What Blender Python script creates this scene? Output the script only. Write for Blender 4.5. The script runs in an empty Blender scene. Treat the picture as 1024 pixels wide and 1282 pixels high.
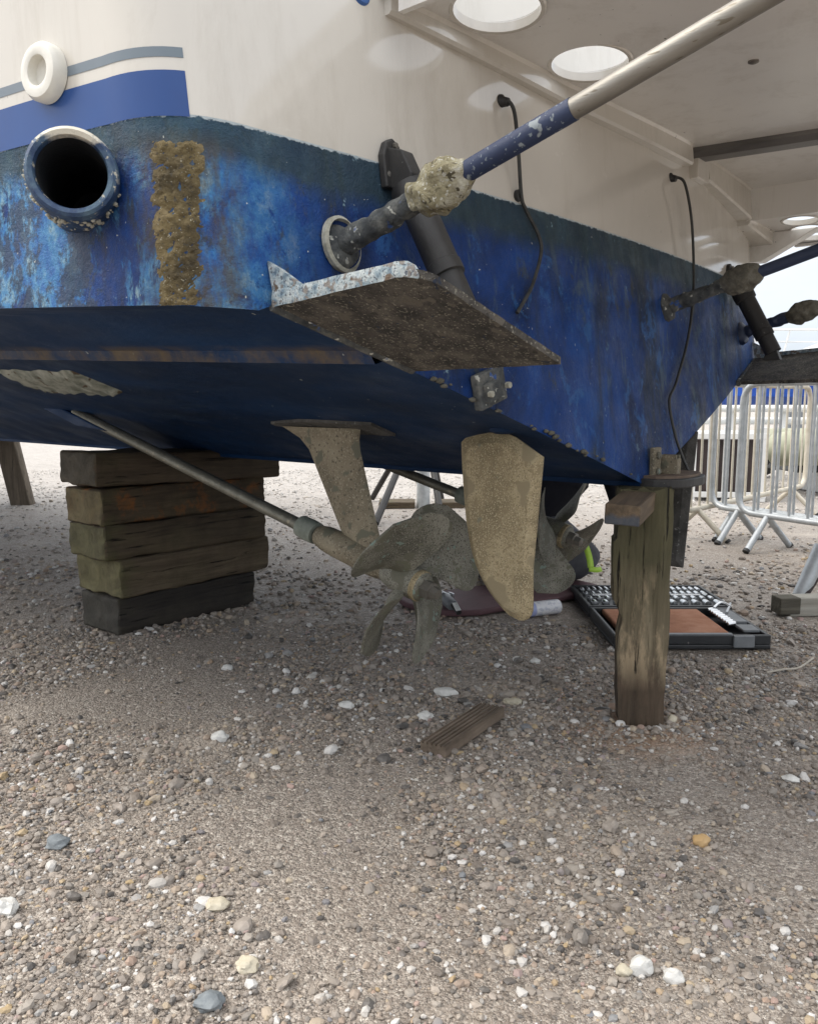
import bpy, bmesh, math, random
import numpy as np
from mathutils import Vector, Matrix, noise
random.seed(7); rng = np.random.default_rng(11)
R = math.radians
sc = bpy.context.scene
COL = sc.collection

# ------------------------------------------------------------------ materials
class NT:
    def __init__(s, name):
        s.m = bpy.data.materials.new(name); s.m.use_nodes = True
        s.t = s.m.node_tree; s.n = s.t.nodes; s.l = s.t.links
        s.b = s.n['Principled BSDF']
        s.tc = s.n.new('ShaderNodeTexCoord')
        s.obj = s.tc.outputs['Object']
    def vec(s, scale=(1, 1, 1), src=None, loc=(0, 0, 0)):
        if tuple(scale) == (1, 1, 1) and tuple(loc) == (0, 0, 0): return src or s.obj
        n = s.n.new('ShaderNodeMapping'); n.inputs['Scale'].default_value = scale; n.inputs['Location'].default_value = loc
        s.l.new(src or s.obj, n.inputs['Vector']); return n.outputs[0]
    def noise(s, scale, detail=4, rough=.55, st=(1, 1, 1), dist=0, loc=(0, 0, 0)):
        n = s.n.new('ShaderNodeTexNoise'); n.inputs['Scale'].default_value = scale
        n.inputs['Detail'].default_value = detail; n.inputs['Roughness'].default_value = rough
        n.inputs['Distortion'].default_value = dist
        s.l.new(s.vec(st, None, loc), n.inputs['Vector']); return n.outputs['Fac']
    def voro(s, scale, out='Color', feat='F1', st=(1, 1, 1), rnd=1):
        n = s.n.new('ShaderNodeTexVoronoi'); n.inputs['Scale'].default_value = scale; n.feature = feat
        n.inputs['Randomness'].default_value = rnd
        s.l.new(s.vec(st), n.inputs['Vector']); return n.outputs[out]
    def ramp(s, fac, stops, interp='LINEAR'):
        n = s.n.new('ShaderNodeValToRGB'); e = n.color_ramp.elements; n.color_ramp.interpolation = interp
        while len(e) < len(stops): e.new(.5)
        for i, (p, c) in enumerate(stops):
            e[i].position = p
            e[i].color = (c, c, c, 1) if not hasattr(c, '__len__') else (*c[:3], 1)
        s.l.new(fac, n.inputs[0]); return n.outputs[0]
    def mix(s, fac, a, b, mode='MIX'):
        n = s.n.new('ShaderNodeMix'); n.data_type = 'RGBA'; n.blend_type = mode
        for v, k in ((fac, 0), (a, 6), (b, 7)):
            if hasattr(v, 'is_output'): s.l.new(v, n.inputs[k])
            elif k == 0: n.inputs[0].default_value = v
            else: n.inputs[k].default_value = (*v[:3], 1)
        return n.outputs[2]
    def math(s, op, a, b=0.0):
        n = s.n.new('ShaderNodeMath'); n.operation = op
        for i, v in enumerate((a, b)):
            if hasattr(v, 'is_output'): s.l.new(v, n.inputs[i])
            else: n.inputs[i].default_value = v
        return n.outputs[0]
    def axis(s, k):
        n = s.n.new('ShaderNodeSeparateXYZ'); s.l.new(s.obj, n.inputs[0]); return n.outputs[k]
    def step(s, v, lo, hi):            # 0 below lo, 1 above hi
        n = s.n.new('ShaderNodeMapRange'); n.inputs[1].default_value = lo; n.inputs[2].default_value = hi
        s.l.new(v, n.inputs[0]); return n.outputs[0]
    def out(s, col, rough=.6, metal=0., h=None, bs=.5, bd=.01, spec=.5, coat=0):
        def put(k, v):
            if hasattr(v, 'is_output'): s.l.new(v, s.b.inputs[k])
            elif hasattr(v, '__len__'): s.b.inputs[k].default_value = (*v[:3], 1)
            else: s.b.inputs[k].default_value = v
        put('Base Color', col); put('Roughness', rough); put('Metallic', metal); put('Specular IOR Level', spec)
        if coat: s.b.inputs['Coat Weight'].default_value = coat
        if h is not None:
            n = s.n.new('ShaderNodeBump'); n.inputs['Strength'].default_value = bs; n.inputs['Distance'].default_value = bd
            s.l.new(h, n.inputs['Height']); s.l.new(n.outputs[0], s.b.inputs['Normal'])
        return s.m

def mottle(name, cols, scale=8, rough=.6, metal=0, st=(1, 1, 1), bs=.4, bd=.004, bscale=None, speck=None, detail=6, spec=.5, lo=.3, hi=.7):
    n = NT(name); k = len(cols)
    c = n.ramp(n.noise(scale, detail, .62, st), [(lo + (hi - lo) * i / max(1, k - 1), cols[i]) for i in range(k)])
    if speck:
        for (sc_, thr, colr) in speck:
            c = n.mix(n.step(n.noise(sc_, 2, .5, st), thr, thr + .04), c, colr)
    return n.out(c, rough, metal, n.noise(bscale or scale * 6, 5, .65, st), bs, bd, spec)

def m_hull():
    n = NT('antifouling_paint')
    x, y, z = n.axis(0), n.axis(1), n.axis(2)
    mul, st = (lambda a, b: n.math('MULTIPLY', a, b)), n.step
    c = n.ramp(n.noise(3.2, 9, .66, (1, 1, .6), .5), [(.34, (.003, .012, .045)), (.44, (.003, .028, .13)), (.54, (.004, .043, .205)), (.66, (.009, .075, .29))])
    c = n.mix(mul(st(n.noise(6, 9, .7, (1, 1, .13), .3, (3, 0, 0)), .50, .62), .8), c, (.012, .020, .026))     # dark slime streaks
    c = n.mix(mul(st(n.noise(8, 10, .78, (1, 1, .35), .4, (0, 5, 0)), .55, .62), .6), c, (.075, .115, .14))     # chalky streaks
    c = n.mix(mul(st(n.noise(11, 10, .78, (1, 1, .7), .4, (6, 1, 0)), .56, .60), .65), c, (.025, .11, .31))
    c = n.mix(mul(st(n.noise(17, 9, .8, (1, 1, .7), .4, (2, 8, 0)), .63, .66), .55), c, (.12, .24, .30))
    drip = mul(st(n.noise(30, 4, .6, (1, 1, .03), 0, (4, 4, 0)), .66, .70), st(n.noise(3, 4, .6), .48, .6))
    c = n.mix(mul(drip, .5), c, (.10, .13, .14))
    side = st(x, -1.1, -1.33)
    low = st(z, 1.31, 1.26)
    fl = mul(st(n.noise(5.2, 11, .78, (1, 1, .85), .5, (0, 0, 4)), .46, .50), side)
    c = n.mix(mul(fl, .95), c, n.ramp(n.noise(26, 8, .7, (1, 1, .7)), [(.32, (.008, .05, .22)), (.44, (.022, .125, .36)), (.55, (.06, .225, .44)), (.64, (.19, .34, .45)), (.72, (.36, .45, .48))]))
    dk = mul(st(n.noise(4, 11, .78, (1, 1, .7), .3, (8, 0, 0)), .50, .53), side)
    c = n.mix(mul(dk, .85), c, n.ramp(n.noise(40, 5, .7), [(.3, (.014, .024, .045)), (.7, (.04, .06, .10))]))
    c = n.mix(mul(st(n.noise(9, 10, .75, (1, 1, .5), .3, (5, 9, 0)), .60, .65), .7), c, (.045, .05, .035))
    zz = n.math('ADD', z, n.math('SUBTRACT', mul(n.noise(6, 9, .75), .06), mul(side, .026)))
    band = st(zz, 1.262, 1.302)
    c = n.mix(mul(band, .88), c, n.ramp(n.noise(14, 8, .7, (1, 1, .5)), [(.3, (.012, .026, .034)), (.55, (.028, .054, .064)), (.75, (.055, .105, .13))]))
    edge = mul(st(n.math('ADD', z, mul(n.noise(60, 5, .75), .018)), 1.3425, 1.3445), .85)
    c = n.mix(edge, c, (.5, .56, .58))
    xn = n.math('ADD', x, mul(n.noise(16, 8, .75, (1, 1, .5)), .09))
    rust = mul(mul(st(xn, -1.36, -1.33), st(xn, -1.21, -1.25)), mul(st(z, 1.32, 1.28), st(n.noise(22, 8, .75, (1, 1, .4)), .36, .56)))
    c = n.mix(mul(mul(rust, .8), st(y, .6, .5)), c, (.07, .056, .036))
    chip = mul(st(n.noise(26, 7, .75, (1, 1, .6), 0, (2, 2, 0)), .64, .67), st(n.noise(5, 2), .45, .6))
    c = n.mix(mul(chip, .8), c, (.25, .38, .45))
    c = n.mix(st(n.noise(120, 2, .5), .755, .775), c, (.5, .52, .48))
    h = n.math('ADD', n.noise(50, 8, .75), mul(n.noise(11, 6, .65), .8))
    h = n.math('ADD', h, mul(n.noise(230, 3, .7), .4))
    h = n.math('ADD', h, mul(fl, .12))
    return n.out(c, n.ramp(n.noise(8, 6, .7), [(.35, .36), (.65, .7)]), 0, h, .8, .007, .25)

def m_bottom():
    n = NT('dark_blue_bottom_paint')
    x, y, z = n.axis(0), n.axis(1), n.axis(2)
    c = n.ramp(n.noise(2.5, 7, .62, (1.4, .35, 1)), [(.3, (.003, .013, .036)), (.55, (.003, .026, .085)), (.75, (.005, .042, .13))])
    c = n.mix(n.math('MULTIPLY', n.step(n.noise(6, 7, .7, (1.5, .3, 1)), .56, .72), .4), c, (.045, .07, .095))
    rail = n.math('MULTIPLY', n.step(x, -1.065, -1.03), n.step(x, -1.0, -1.012))
    c = n.mix(n.math('MULTIPLY', rail, n.step(n.noise(7, 6, .75), .40, .62)), c, (.13, .10, .065))
    c = n.mix(n.step(n.noise(60, 2, .5), .755, .77), c, (.35, .38, .36))
    return n.out(c, n.ramp(n.noise(6, 4), [(.35, .45), (.65, .7)]), 0, n.noise(35, 6, .7, (1, .5, 1)), .5, .005, .22)

def m_gel(name='white_gelcoat', base=(.62, .585, .525), rough=.06, dirt=.55):
    n = NT(name)
    c = n.ramp(n.noise(1.7, 6, .6), [(.3, tuple(v * .90 for v in base)), (.7, base)])
    c = n.mix(n.math('MULTIPLY', n.step(n.noise(5, 8, .75, (1, 1, .35), .4), .52, .78), dirt), c, (.42, .38, .32))
    c = n.mix(n.math('MULTIPLY', n.step(n.noise(75, 2, .4, (1, 1, .55)), .735, .745), n.step(n.noise(1.8, 3, .6, (1, 1, .4)), .54, .6)), c, (.05, .045, .04))
    c = n.mix(n.math('MULTIPLY', n.step(n.noise(12, 7, .75, (1, 1, .07), .2, (5, 2, 0)), .55, .72), dirt * .45), c, (.38, .33, .26))
    c = n.mix(n.math('MULTIPLY', n.step(n.noise(9, 9, .8, (1, .3, 1), .6, (2, 6, 0)), .60, .66), dirt * .35), c, (.78, .75, .70))
    r = n.ramp(n.noise(4, 6, .7), [(.35, rough), (.7, rough + .10)])
    return n.out(c, r, 0, n.noise(6, 3), .10, .003, .8)

def m_wood(name, a, b, end, rough=.8, green=0, stain=None, axis=0):
    n = NT(name)
    st = [18, 18, 18]; st[axis] = 1.1
    g = n.noise(2.2, 8, .68, tuple(st), .5)
    c = n.ramp(g, [(.28, a), (.5, tuple((p + q) / 2 for p, q in zip(a, b))), (.72, b)])
    c = n.mix(n.math('MULTIPLY', n.step(n.noise(5, 6, .7), .45, .65), .55), c, a)
    if green: c = n.mix(n.math('MULTIPLY', n.step(n.noise(6, 6, .65, (1, 1, 1), 0, (3, 1, 0)), .42, .62), n.math('MULTIPLY', n.math('ADD', .25, n.step(n.axis(0), -.22, -.33)), green * .8)), c, (.085, .09, .035))
    if stain: c = n.mix(n.math('MULTIPLY', n.step(n.noise(9, 5, .65, (1, 1, 1), 0, (1, 4, 2)), .50, .64), .75), c, stain)
    crack = n.step(n.noise(3.3, 5, .6, tuple(v * 1.3 for v in st), .3), .31, .37)
    c = n.mix(crack, tuple(v * .3 for v in a), c)
    h = n.math('ADD', g, n.math('MULTIPLY', crack, .6))
    if end:                            # sawn end grain: paler, with rings and splits
        sx = n.n.new('ShaderNodeSeparateXYZ'); n.l.new(n.tc.outputs['Normal'], sx.inputs[0])
        e = n.step(n.math('ABSOLUTE', sx.outputs[0]), .75, .9)
        ec_ = n.ramp(n.noise(9, 7, .7, (.2, 1, 1), 1.2), [(.3, tuple(v * .4 for v in end)), (.55, end), (.75, tuple(v * 1.5 for v in end))])
        ec_ = n.mix(n.step(n.noise(5, 5, .6, (.1, 6, .8), .6), .36, .30), ec_, (.01, .008, .006))
        c = n.mix(n.math('MULTIPLY', e, .85), c, ec_)
    return n.out(c, rough, 0, h, .8, .007, .35)

MT = {}
def mats():
    m = MT
    m['hull'] = m_hull(); m['bottom'] = m_bottom()
    m['gel'] = m_gel(); m['gel_under'] = m_gel('grey_flowcoat', (.78, .755, .715), .3, .6)
    m['stripe_blue'] = mottle('blue_vinyl_stripe', [(.008, .046, .19), (.011, .06, .23)], 3, .28, bs=.03)
    m['stripe_grey'] = mottle('grey_vinyl_stripe', [(.13, .17, .2), (.17, .2, .23)], 3, .25, bs=.03)
    m['fitting'] = mottle('aged_white_plastic', [(.6, .58, .52), (.74, .72, .66)], 9, .4, bs=.2)
    m['foul'] = mottle('brown_barnacle_crust', [(.045, .036, .020), (.115, .086, .040), (.205, .155, .070), (.27, .21, .11)], 12, .9, bs=1, bd=.014, bscale=130, speck=[(120, .62, (.09, .075, .05)), (220, .66, (.42, .38, .28))], detail=10, lo=.32, hi=.64)
    m['barn'] = mottle('pale_barnacles', [(.25, .24, .19), (.5, .49, .42)], 40, .85, bs=.8, bscale=150)
    m['anode'] = mottle('crusted_zinc_anode', [(.13, .11, .06), (.36, .32, .20), (.56, .53, .42)], 30, .9, bs=1, bd=.015, bscale=110, speck=[(80, .62, (.10, .085, .05)), (150, .6, (.6, .58, .5))], detail=10)
    m['anode_dark'] = mottle('dull_zinc_anode', [(.06, .058, .05), (.15, .14, .11), (.26, .25, .21)], 24, .9, bs=1, bd=.01, bscale=90)
    m['steel'] = mottle('brushed_dull_steel', [(.15, .14, .12), (.225, .21, .185), (.30, .285, .255)], 10, .5, .6, (1, .2, 1), bs=.25, speck=[(45, .66, (.13, .105, .08)), (140, .66, (.16, .14, .11))], detail=9)
    m['sleeve'] = mottle('blue_painted_steel', [(.014, .024, .062), (.022, .037, .09)], 10, .6, bs=.3, speck=[(50, .62, (.22, .25, .27)), (120, .63, (.16, .19, .22))], detail=9)
    m['crust_blue'] = mottle('fouled_blue_steel', [(.03, .035, .04), (.08, .085, .085), (.2, .2, .18)], 26, .85, bs=.9, bd=.008, bscale=110, speck=[(60, .64, (.5, .5, .45)), (30, .68, (.04, .1, .3))])
    m['dark_strut'] = mottle('dark_blue_painted_steel', [(.02, .035, .08), (.035, .05, .1)], 9, .5, bs=.3, speck=[(40, .72, (.3, .32, .32))])
    m['tab_under'] = mottle('dark_slime_crust', [(.024, .022, .020), (.06, .054, .047), (.11, .098, .082)], 20, .8, bs=1, bd=.008, bscale=110, speck=[(190, .60, (.22, .205, .165)), (60, .63, (.04, .036, .03)), (26, .62, (.12, .105, .085)), (42, .68, (.016, .024, .045))], detail=10, lo=.36, hi=.62)
    m['tab_lip'] = mottle('chipped_pale_blue_paint', [(.07, .12, .18), (.24, .31, .35), (.46, .50, .50), (.30, .37, .42)], 55, .7, bs=.9, bd=.006, bscale=150, speck=[(60, .56, (.23, .21, .19)), (210, .60, (.10, .115, .14)), (34, .63, (.14, .10, .07))], detail=10)
    m['ram'] = mottle('black_ram_casing', [(.018, .017, .017), (.04, .038, .036)], 12, .55, bs=.25, speck=[(70, .73, (.2, .2, .18))])
    m['rubber'] = mottle('black_rubber', [(.012, .012, .012), (.025, .025, .025)], 12, .5, bs=.2)
    m['cable'] = mottle('grimy_cable', [(.012, .012, .013), (.05, .05, .045)], 30, .55, bs=.1)
    m['bronze'] = mottle('fouled_bronze', [(.17, .135, .075), (.31, .25, .145), (.43, .355, .22)], 9, .7, .15, bs=.7, bd=.003, bscale=160, speck=[(330, .56, (.42, .355, .23)), (240, .58, (.20, .16, .095)), (70, .60, (.24, .19, .11)), (9, .58, (.25, .205, .125)), (26, .66, (.19, .175, .12))], detail=10, lo=.37, hi=.64)
    m['bronze_grey'] = mottle('grey_fouled_bronze', [(.10, .096, .074), (.185, .178, .142), (.28, .27, .222)], 9, .7, .15, bs=.7, bd=.003, bscale=130, speck=[(330, .57, (.29, .28, .235)), (230, .58, (.09, .085, .065)), (14, .58, (.145, .14, .105)), (24, .63, (.155, .155, .11)), (34, .67, (.20, .26, .22))], detail=10, lo=.36, hi=.64)
    m['bracket'] = mottle('worn_bronze_bracket', [(.12, .105, .072), (.225, .19, .13), (.31, .27, .19)], 9, .7, .15, bs=.6, bscale=110, speck=[(220, .59, (.36, .32, .24)), (110, .62, (.10, .085, .06)), (20, .6, (.15, .145, .105))], detail=10)
    m['dark_rudder'] = mottle('dark_fouled_plate', [(.035, .034, .032), (.07, .068, .063), (.11, .105, .1)], 18, .9, bs=.8, bscale=130, speck=[(110, .66, (.2, .2, .19))])
    m['shaft'] = mottle('scratched_shaft_steel', [(.13, .125, .10), (.25, .24, .2)], 14, .5, .6, bs=.4, speck=[(50, .66, (.30, .27, .2))])
    m['green_zinc'] = mottle('green_grey_zinc', [(.14, .16, .13), (.27, .29, .25)], 25, .8, bs=.5)
    m['galv'] = mottle('galvanised_steel', [(.36, .385, .40), (.52, .545, .56)], 20, .45, .35, bs=.15)
    m['galv_old'] = mottle('cream_stained_steel', [(.42, .38, .30), (.56, .52, .44)], 18, .6, .1, bs=.2)
    m['white_paint'] = mottle('white_paint', [(.66, .67, .66), (.8, .8, .79)], 4, .35, bs=.1)
    m['glass'] = mottle('dark_boat_window', [(.05, .06, .075), (.08, .09, .11)], 2, .12, bs=.02)
    m['canvas'] = mottle('beige_canvas', [(.42, .36, .29), (.52, .46, .38)], 6, .85, bs=.3)
    m['boat_blue'] = mottle('bright_blue_hull_paint', [(.006, .065, .38), (.01, .09, .46)], 2, .35, bs=.05)
    m['maroon'] = mottle('maroon_vinyl_pad', [(.075, .035, .042), (.13, .065, .072)], 9, .75, bs=.5, bscale=70)
    m['case'] = mottle('black_case_plastic', [(.016, .018, .02), (.032, .034, .037)], 14, .45, bs=.25, speck=[(60, .72, (.16, .15, .14))])
    m['case_grey'] = mottle('grey_case_plastic', [(.11, .12, .13), (.2, .21, .22)], 14, .5, bs=.2)
    m['chrome'] = mottle('chrome_tools', [(.45, .46, .47), (.65, .66, .67)], 30, .25, .9, bs=.05)
    m['foam'] = mottle('orange_foam', [(.27, .11, .055), (.39, .17, .09), (.48, .24, .145)], 9, .9, bs=.5, bscale=140)
    m['cap_white'] = mottle('white_plastic', [(.7, .7, .68), (.78, .78, .76)], 8, .35, bs=.05)
    m['purple'] = mottle('violet_plastic_ring', [(.06, .05, .35), (.08, .06, .42)], 8, .4, bs=.05)
    m['navy_cloth'] = mottle('navy_work_cloth', [(.006, .007, .013), (.012, .013, .022)], 18, .9, bs=.5, bscale=60)
    m['grey_cloth'] = mottle('grey_work_cloth', [(.075, .075, .088), (.12, .12, .135)], 14, .9, bs=.5, bscale=60)
    m['hivis'] = mottle('lime_reflective_tape', [(.38, .62, .05), (.5, .75, .1)], 14, .5, bs=.1)
    m['skin'] = mottle('skin', [(.42, .24, .17), (.5, .3, .22)], 12, .5, bs=.1)
    m['hair'] = mottle('dark_hair', [(.02, .014, .01), (.05, .035, .025)], 40, .7, bs=.5)
    m['olive'] = mottle('pale_olive_tube', [(.26, .27, .19), (.4, .4, .3)], 5, .6, bs=.2)
    m['dark_brown'] = mottle('dark_brown_board', [(.022, .014, .014), (.045, .03, .028)], 7, .7, bs=.2)
    m['orange'] = mottle('orange_plastic', [(.55, .16, .06), (.65, .24, .1)], 8, .5, bs=.1)
    m['blue_ring'] = mottle('blue_plastic', [(.02, .07, .22), (.03, .1, .3)], 8, .35, bs=.05)
mats()

# can label: plain coloured bands wrapped round the tin
def m_can():
    n = NT('spray_can_wrap')
    y = n.axis(2)
    c = n.mix(n.step(n.noise(60, 3, .6), .5, .55), (.72, .72, .74), (.55, .56, .62))
    c = n.mix(n.math('MULTIPLY', n.step(y, .03, .032), n.step(y, .075, .073)), c, (.34, .38, .62))
    c = n.mix(n.math('MULTIPLY', n.step(y, .095, .097), n.step(y, .125, .123)), c, (.62, .56, .16))
    return n.out(c, .3, 0)
MT['can'] = m_can()

# ------------------------------------------------------------------ mesh helper
def put(name, me, mat, parent=None, smooth=None, bevel=0, loc=None, rot=None, label=None):
    o = bpy.data.objects.new(name, me); COL.objects.link(o)
    if mat is not None: me.materials.append(mat)
    if parent: o.parent = parent
    if loc is not None: o.location = loc
    if rot is not None: o.rotation_euler = rot
    if smooth is not None:
        for p in me.polygons: p.use_smooth = True
        if smooth > 0:
            try: me.set_sharp_from_angle(angle=R(smooth))
            except Exception: pass
    if bevel:
        md = o.modifiers.new('bevel', 'BEVEL'); md.width = bevel; md.segments = 2; md.limit_method = 'ANGLE'; md.angle_limit = R(35)
    if label: o['label'] = label
    return o

class MB:
    def __init__(s): s.v = []; s.f = []
    def add(s, vs, fs):
        k = len(s.v); s.v += [tuple(v) for v in vs]; s.f += [tuple(i + k for i in f) for f in fs]; return s
    def box(s, c, d, rot=None, taper=1):
        x, y, z = (q / 2 for q in d)
        vs = [Vector((a * x * (taper if k > 0 else 1), b * y * (taper if k > 0 else 1), k * z)) for k in (-1, 1) for b in (-1, 1) for a in (-1, 1)]
        if rot is not None: vs = [rot @ v for v in vs]
        c = Vector(c)
        return s.add([v + c for v in vs], [(0, 2, 3, 1), (4, 5, 7, 6), (0, 1, 5, 4), (2, 6, 7, 3), (0, 4, 6, 2), (1, 3, 7, 5)])
    def tube(s, pts, r, n=16, cap=True, jit=0, seed=0, jf=30):
        pts = [Vector(p) for p in pts]; k = len(pts)
        rr = list(r) if hasattr(r, '__len__') else [r] * k
        t0 = (pts[1] - pts[0]).normalized()
        u = t0.orthogonal().normalized()
        vs = []; fs = []
        for i, p in enumerate(pts):
            t = (pts[min(i + 1, k - 1)] - pts[max(i - 1, 0)]).normalized()
            u = (u - t * u.dot(t)).normalized(); w = t.cross(u)
            for j in range(n):
                a = 2 * math.pi * j / n
                q = (u * math.cos(a) + w * math.sin(a))
                v = p + q * rr[i]
                if jit: v += q * jit * noise.noise(v * jf + Vector((seed, 0, 0)))
                vs.append(v)
        for i in range(k - 1):
            for j in range(n):
                fs.append((i * n + j, i * n + (j + 1) % n, (i + 1) * n + (j + 1) % n, (i + 1) * n + j))
        if cap: fs += [tuple(range(n - 1, -1, -1)), tuple(range((k - 1) * n, k * n))]
        return s.add(vs, fs)
    def prism(s, outline, o, u, v, w, th):     # 2-D outline in frame (o; u,v), extruded along w by th (centred)
        o, u, v, w = Vector(o), Vector(u), Vector(v), Vector(w); n = len(outline)
        vs = [o + u * a + v * b - w * th / 2 for a, b in outline] + [o + u * a + v * b + w * th / 2 for a, b in outline]
        fs = [tuple(range(n - 1, -1, -1)), tuple(range(n, 2 * n))] + [(i, (i + 1) % n, n + (i + 1) % n, n + i) for i in range(n)]
        return s.add(vs, fs)
    def grid(s, P, closed=False):              # P[i][j]
        a, b = len(P), len(P[0]); vs = [p for row in P for p in row]; fs = []
        for i in range(a - 1):
            for j in range(b - 1 + (1 if closed else 0)):
                fs.append((i * b + j, i * b + (j + 1) % b, (i + 1) * b + (j + 1) % b, (i + 1) * b + j))
        return s.add(vs, fs)
    def lathe(s, prof, o, ax, n=24):           # prof [(radius, along)]
        o, ax = Vector(o), Vector(ax).normalized(); u = ax.orthogonal().normalized(); w = ax.cross(u)
        P = [[o + ax * h + (u * math.cos(2 * math.pi * j / n) + w * math.sin(2 * math.pi * j / n)) * r for j in range(n)] for r, h in prof]
        return s.grid(P, True)
    def blob(s, c, d, seed=0, amp=.25, fq=3, sub=3, rot=None):
        bm = bmesh.new(); bmesh.ops.create_icosphere(bm, subdivisions=sub, radius=1)
        vs = []
        for v in bm.verts:
            q = v.co * (1 + amp * noise.noise(v.co * fq + Vector((seed * 3.1, seed, 0))))
            q = Vector((q.x * d[0], q.y * d[1], q.z * d[2]))
            if rot is not None: q = rot @ q
            vs.append(q + Vector(c))
        fs = [tuple(v.index for v in f.verts) for f in bm.faces]; bm.free()
        return s.add(vs, fs)
    def build(s, name, mat, parent=None, smooth=None, bevel=0, **k):
        me = bpy.data.meshes.new(name); me.from_pydata(s.v, [], s.f); me.update()
        bm = bmesh.new(); bm.from_mesh(me); bmesh.ops.recalc_face_normals(bm, faces=bm.faces); bm.to_mesh(me); bm.free()
        return put(name, me, mat, parent, smooth, bevel, **k)

def tag(o, label, cat, group=None):
    o['label'] = label; o['category'] = cat
    if group: o['group'] = group
    return o
def thing(name, label, cat, loc=(0, 0, 0), rotz=0, group=None):
    o = bpy.data.objects.new(name, None); COL.objects.link(o); o.empty_display_size = .1
    o.location = loc; o.rotation_euler = (0, 0, rotz); return tag(o, label, cat, group)
def bez(a, b, c, n):
    return [tuple(a[i] * (1 - t) ** 2 + 2 * b[i] * t * (1 - t) + c[i] * t * t for i in range(len(a))) for t in [k / n for k in range(n + 1)]]
def smooth_path(pts, n=8):
    pts = [Vector(p) for p in pts]; out = []
    for i in range(len(pts) - 1):
        p0, p1, p2, p3 = pts[max(i - 1, 0)], pts[i], pts[i + 1], pts[min(i + 2, len(pts) - 1)]
        for k in range(n):
            t = k / n
            out.append(.5 * ((2 * p1) + (p2 - p0) * t + (2 * p0 - 5 * p1 + 4 * p2 - p3) * t * t + (3 * p1 - p0 - 3 * p2 + p3) * t ** 3))
    return out + [pts[-1]]

# ================================================================== THE BOAT
# local axes: x to starboard, y towards the bow, z up; the origin is on the ground under the keel at the transom
boat = thing('motor_boat', 'large white and blue motor boat propped ashore, stern with fouled blue bottom filling the picture', 'boat', (.653, 2.25, 0), R(50.19))
ZK = .664
def tr(x, z): return .041 * x * x + .133 * (z - ZK)        # the transom's surface
def hb(y):
    h = 1.395 + .22 * (1 - math.exp(-(y - .3) / 1.25))
    if y > 3.5: h *= max(0, 1 - ((y - 3.5) / 5.6) ** 2.2)
    return h
port = [(-hb(y), y) for y in (9.1, 8.9, 8.5, 8, 7.2, 6.4, 5.6, 4.8, 4, 3.3, 2.7, 2.2, 1.8, 1.5, 1.2, 1.0, .85, .72, .62, .53, .45, .38, .33)]
port += bez((-1.395, .30), (-1.385, .168), (-1.26, .1535), 14)
NC = len(port)                                             # index of the first transom point after the corner
tx = [-1.235 + 1.235 * k / 40 for k in range(41)]
port += [(x, .041 * x * x + .0886) for x in tx]
OUT = port + [(-x, y) for x, y in reversed(port[:-1])]
def zchine(y): return ZK + 1.235 * (.314 + .036 * max(0, y - .15)) - .009
def zlow(i):
    x, y = OUT[i]
    if NC <= i < len(OUT) - NC: return ZK + .314 * abs(x)
    return zchine(y)
def opt(i, z, off=0, flare=True):
    x, y = OUT[i]
    a, b = OUT[max(i - 1, 0)], OUT[min(i + 1, len(OUT) - 1)]
    t = Vector((b[0] - a[0], b[1] - a[1])).normalized(); nrm = Vector((t.y, -t.x))
    if nrm.dot(Vector((x, y - 3))) < 0: nrm = -nrm
    o = off + (max(0, z - 1.34) * .05 if flare else 0)
    return Vector((x + nrm.x * o, y + nrm.y * o + .133 * (z - 1.33) * max(0, 1 - y / 6), z))
ZW = 1.338
def wall(rows):
    return [[opt(i, rows(i, k)) for i in range(len(OUT))] for k in range(13)]
hull = MB()
hull.grid(wall(lambda i, k: zlow(i) + (ZW - zlow(i)) * k / 12))
hull_o = hull.build('hull', MT['hull'], boat, smooth=50)
top = MB()
top.grid(wall(lambda i, k: ZW - .0 + .86 * k / 12))
rim = [opt(i, ZW + .86) for i in range(len(OUT))]
half = len(rim) // 2
for i in range(half): top.add([rim[i], rim[i + 1], rim[-2 - i], rim[-1 - i]], [(0, 1, 2, 3)])
tsd = top.build('topsides', MT['gel'], boat, smooth=50)
# bottom
bot = MB(); P = []
order = list(range(NC - 1, -1, -1))
for i in order:
    x, y = OUT[i]; zc = zchine(y); u = max(0, y - .1535); s = min(1, abs(x) / 1.26)
    row = [opt(i, zc, 0, False)]
    sl = .314 + .036 * u
    def V(xx, dz=0):
        z = ZK + abs(xx) * sl + dz
        return Vector((xx * s, .041 * xx * xx + .133 * (z - ZK) * max(0, 1 - u / 6) + u, z))
    xs = [(1.235, 0), (1.12, 0), (1.03, 0), (1.018, -.02), (.985, 0), (.8, 0), (.6, 0), (.4, 0), (.2, 0), (.035, 0), (.03, -.012)]
    row += [V(-a, d) for a, d in xs] + [V(a, d) for a, d in reversed(xs)]
    q = opt(i, zc, 0, False); row.append(Vector((-q.x, q.y, q.z)))
    P.append(row)
bot.grid(P)
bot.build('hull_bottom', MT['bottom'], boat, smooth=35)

# stripes on the topsides
def band(z0, z1, i0, i1, name, mat, off=.0008):
    b = MB(); idx = range(i0, i1 + 1)
    b.grid([[opt(i, z, off + .001 * math.sin(0)) for i in idx] for z in (z0, z1)])
    b.build(name, mat, tsd, smooth=0)
for sd in (0, 1):
    a, b_ = (0, NC - 6) if sd == 0 else (len(OUT) - 1 - (NC - 6), len(OUT) - 1)
    band(ZW - .004, 1.402, a, b_, 'blue_stripe', MT['stripe_blue'])
    band(1.421, 1.436, a, b_ , 'grey_stripe', MT['stripe_grey'])

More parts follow.
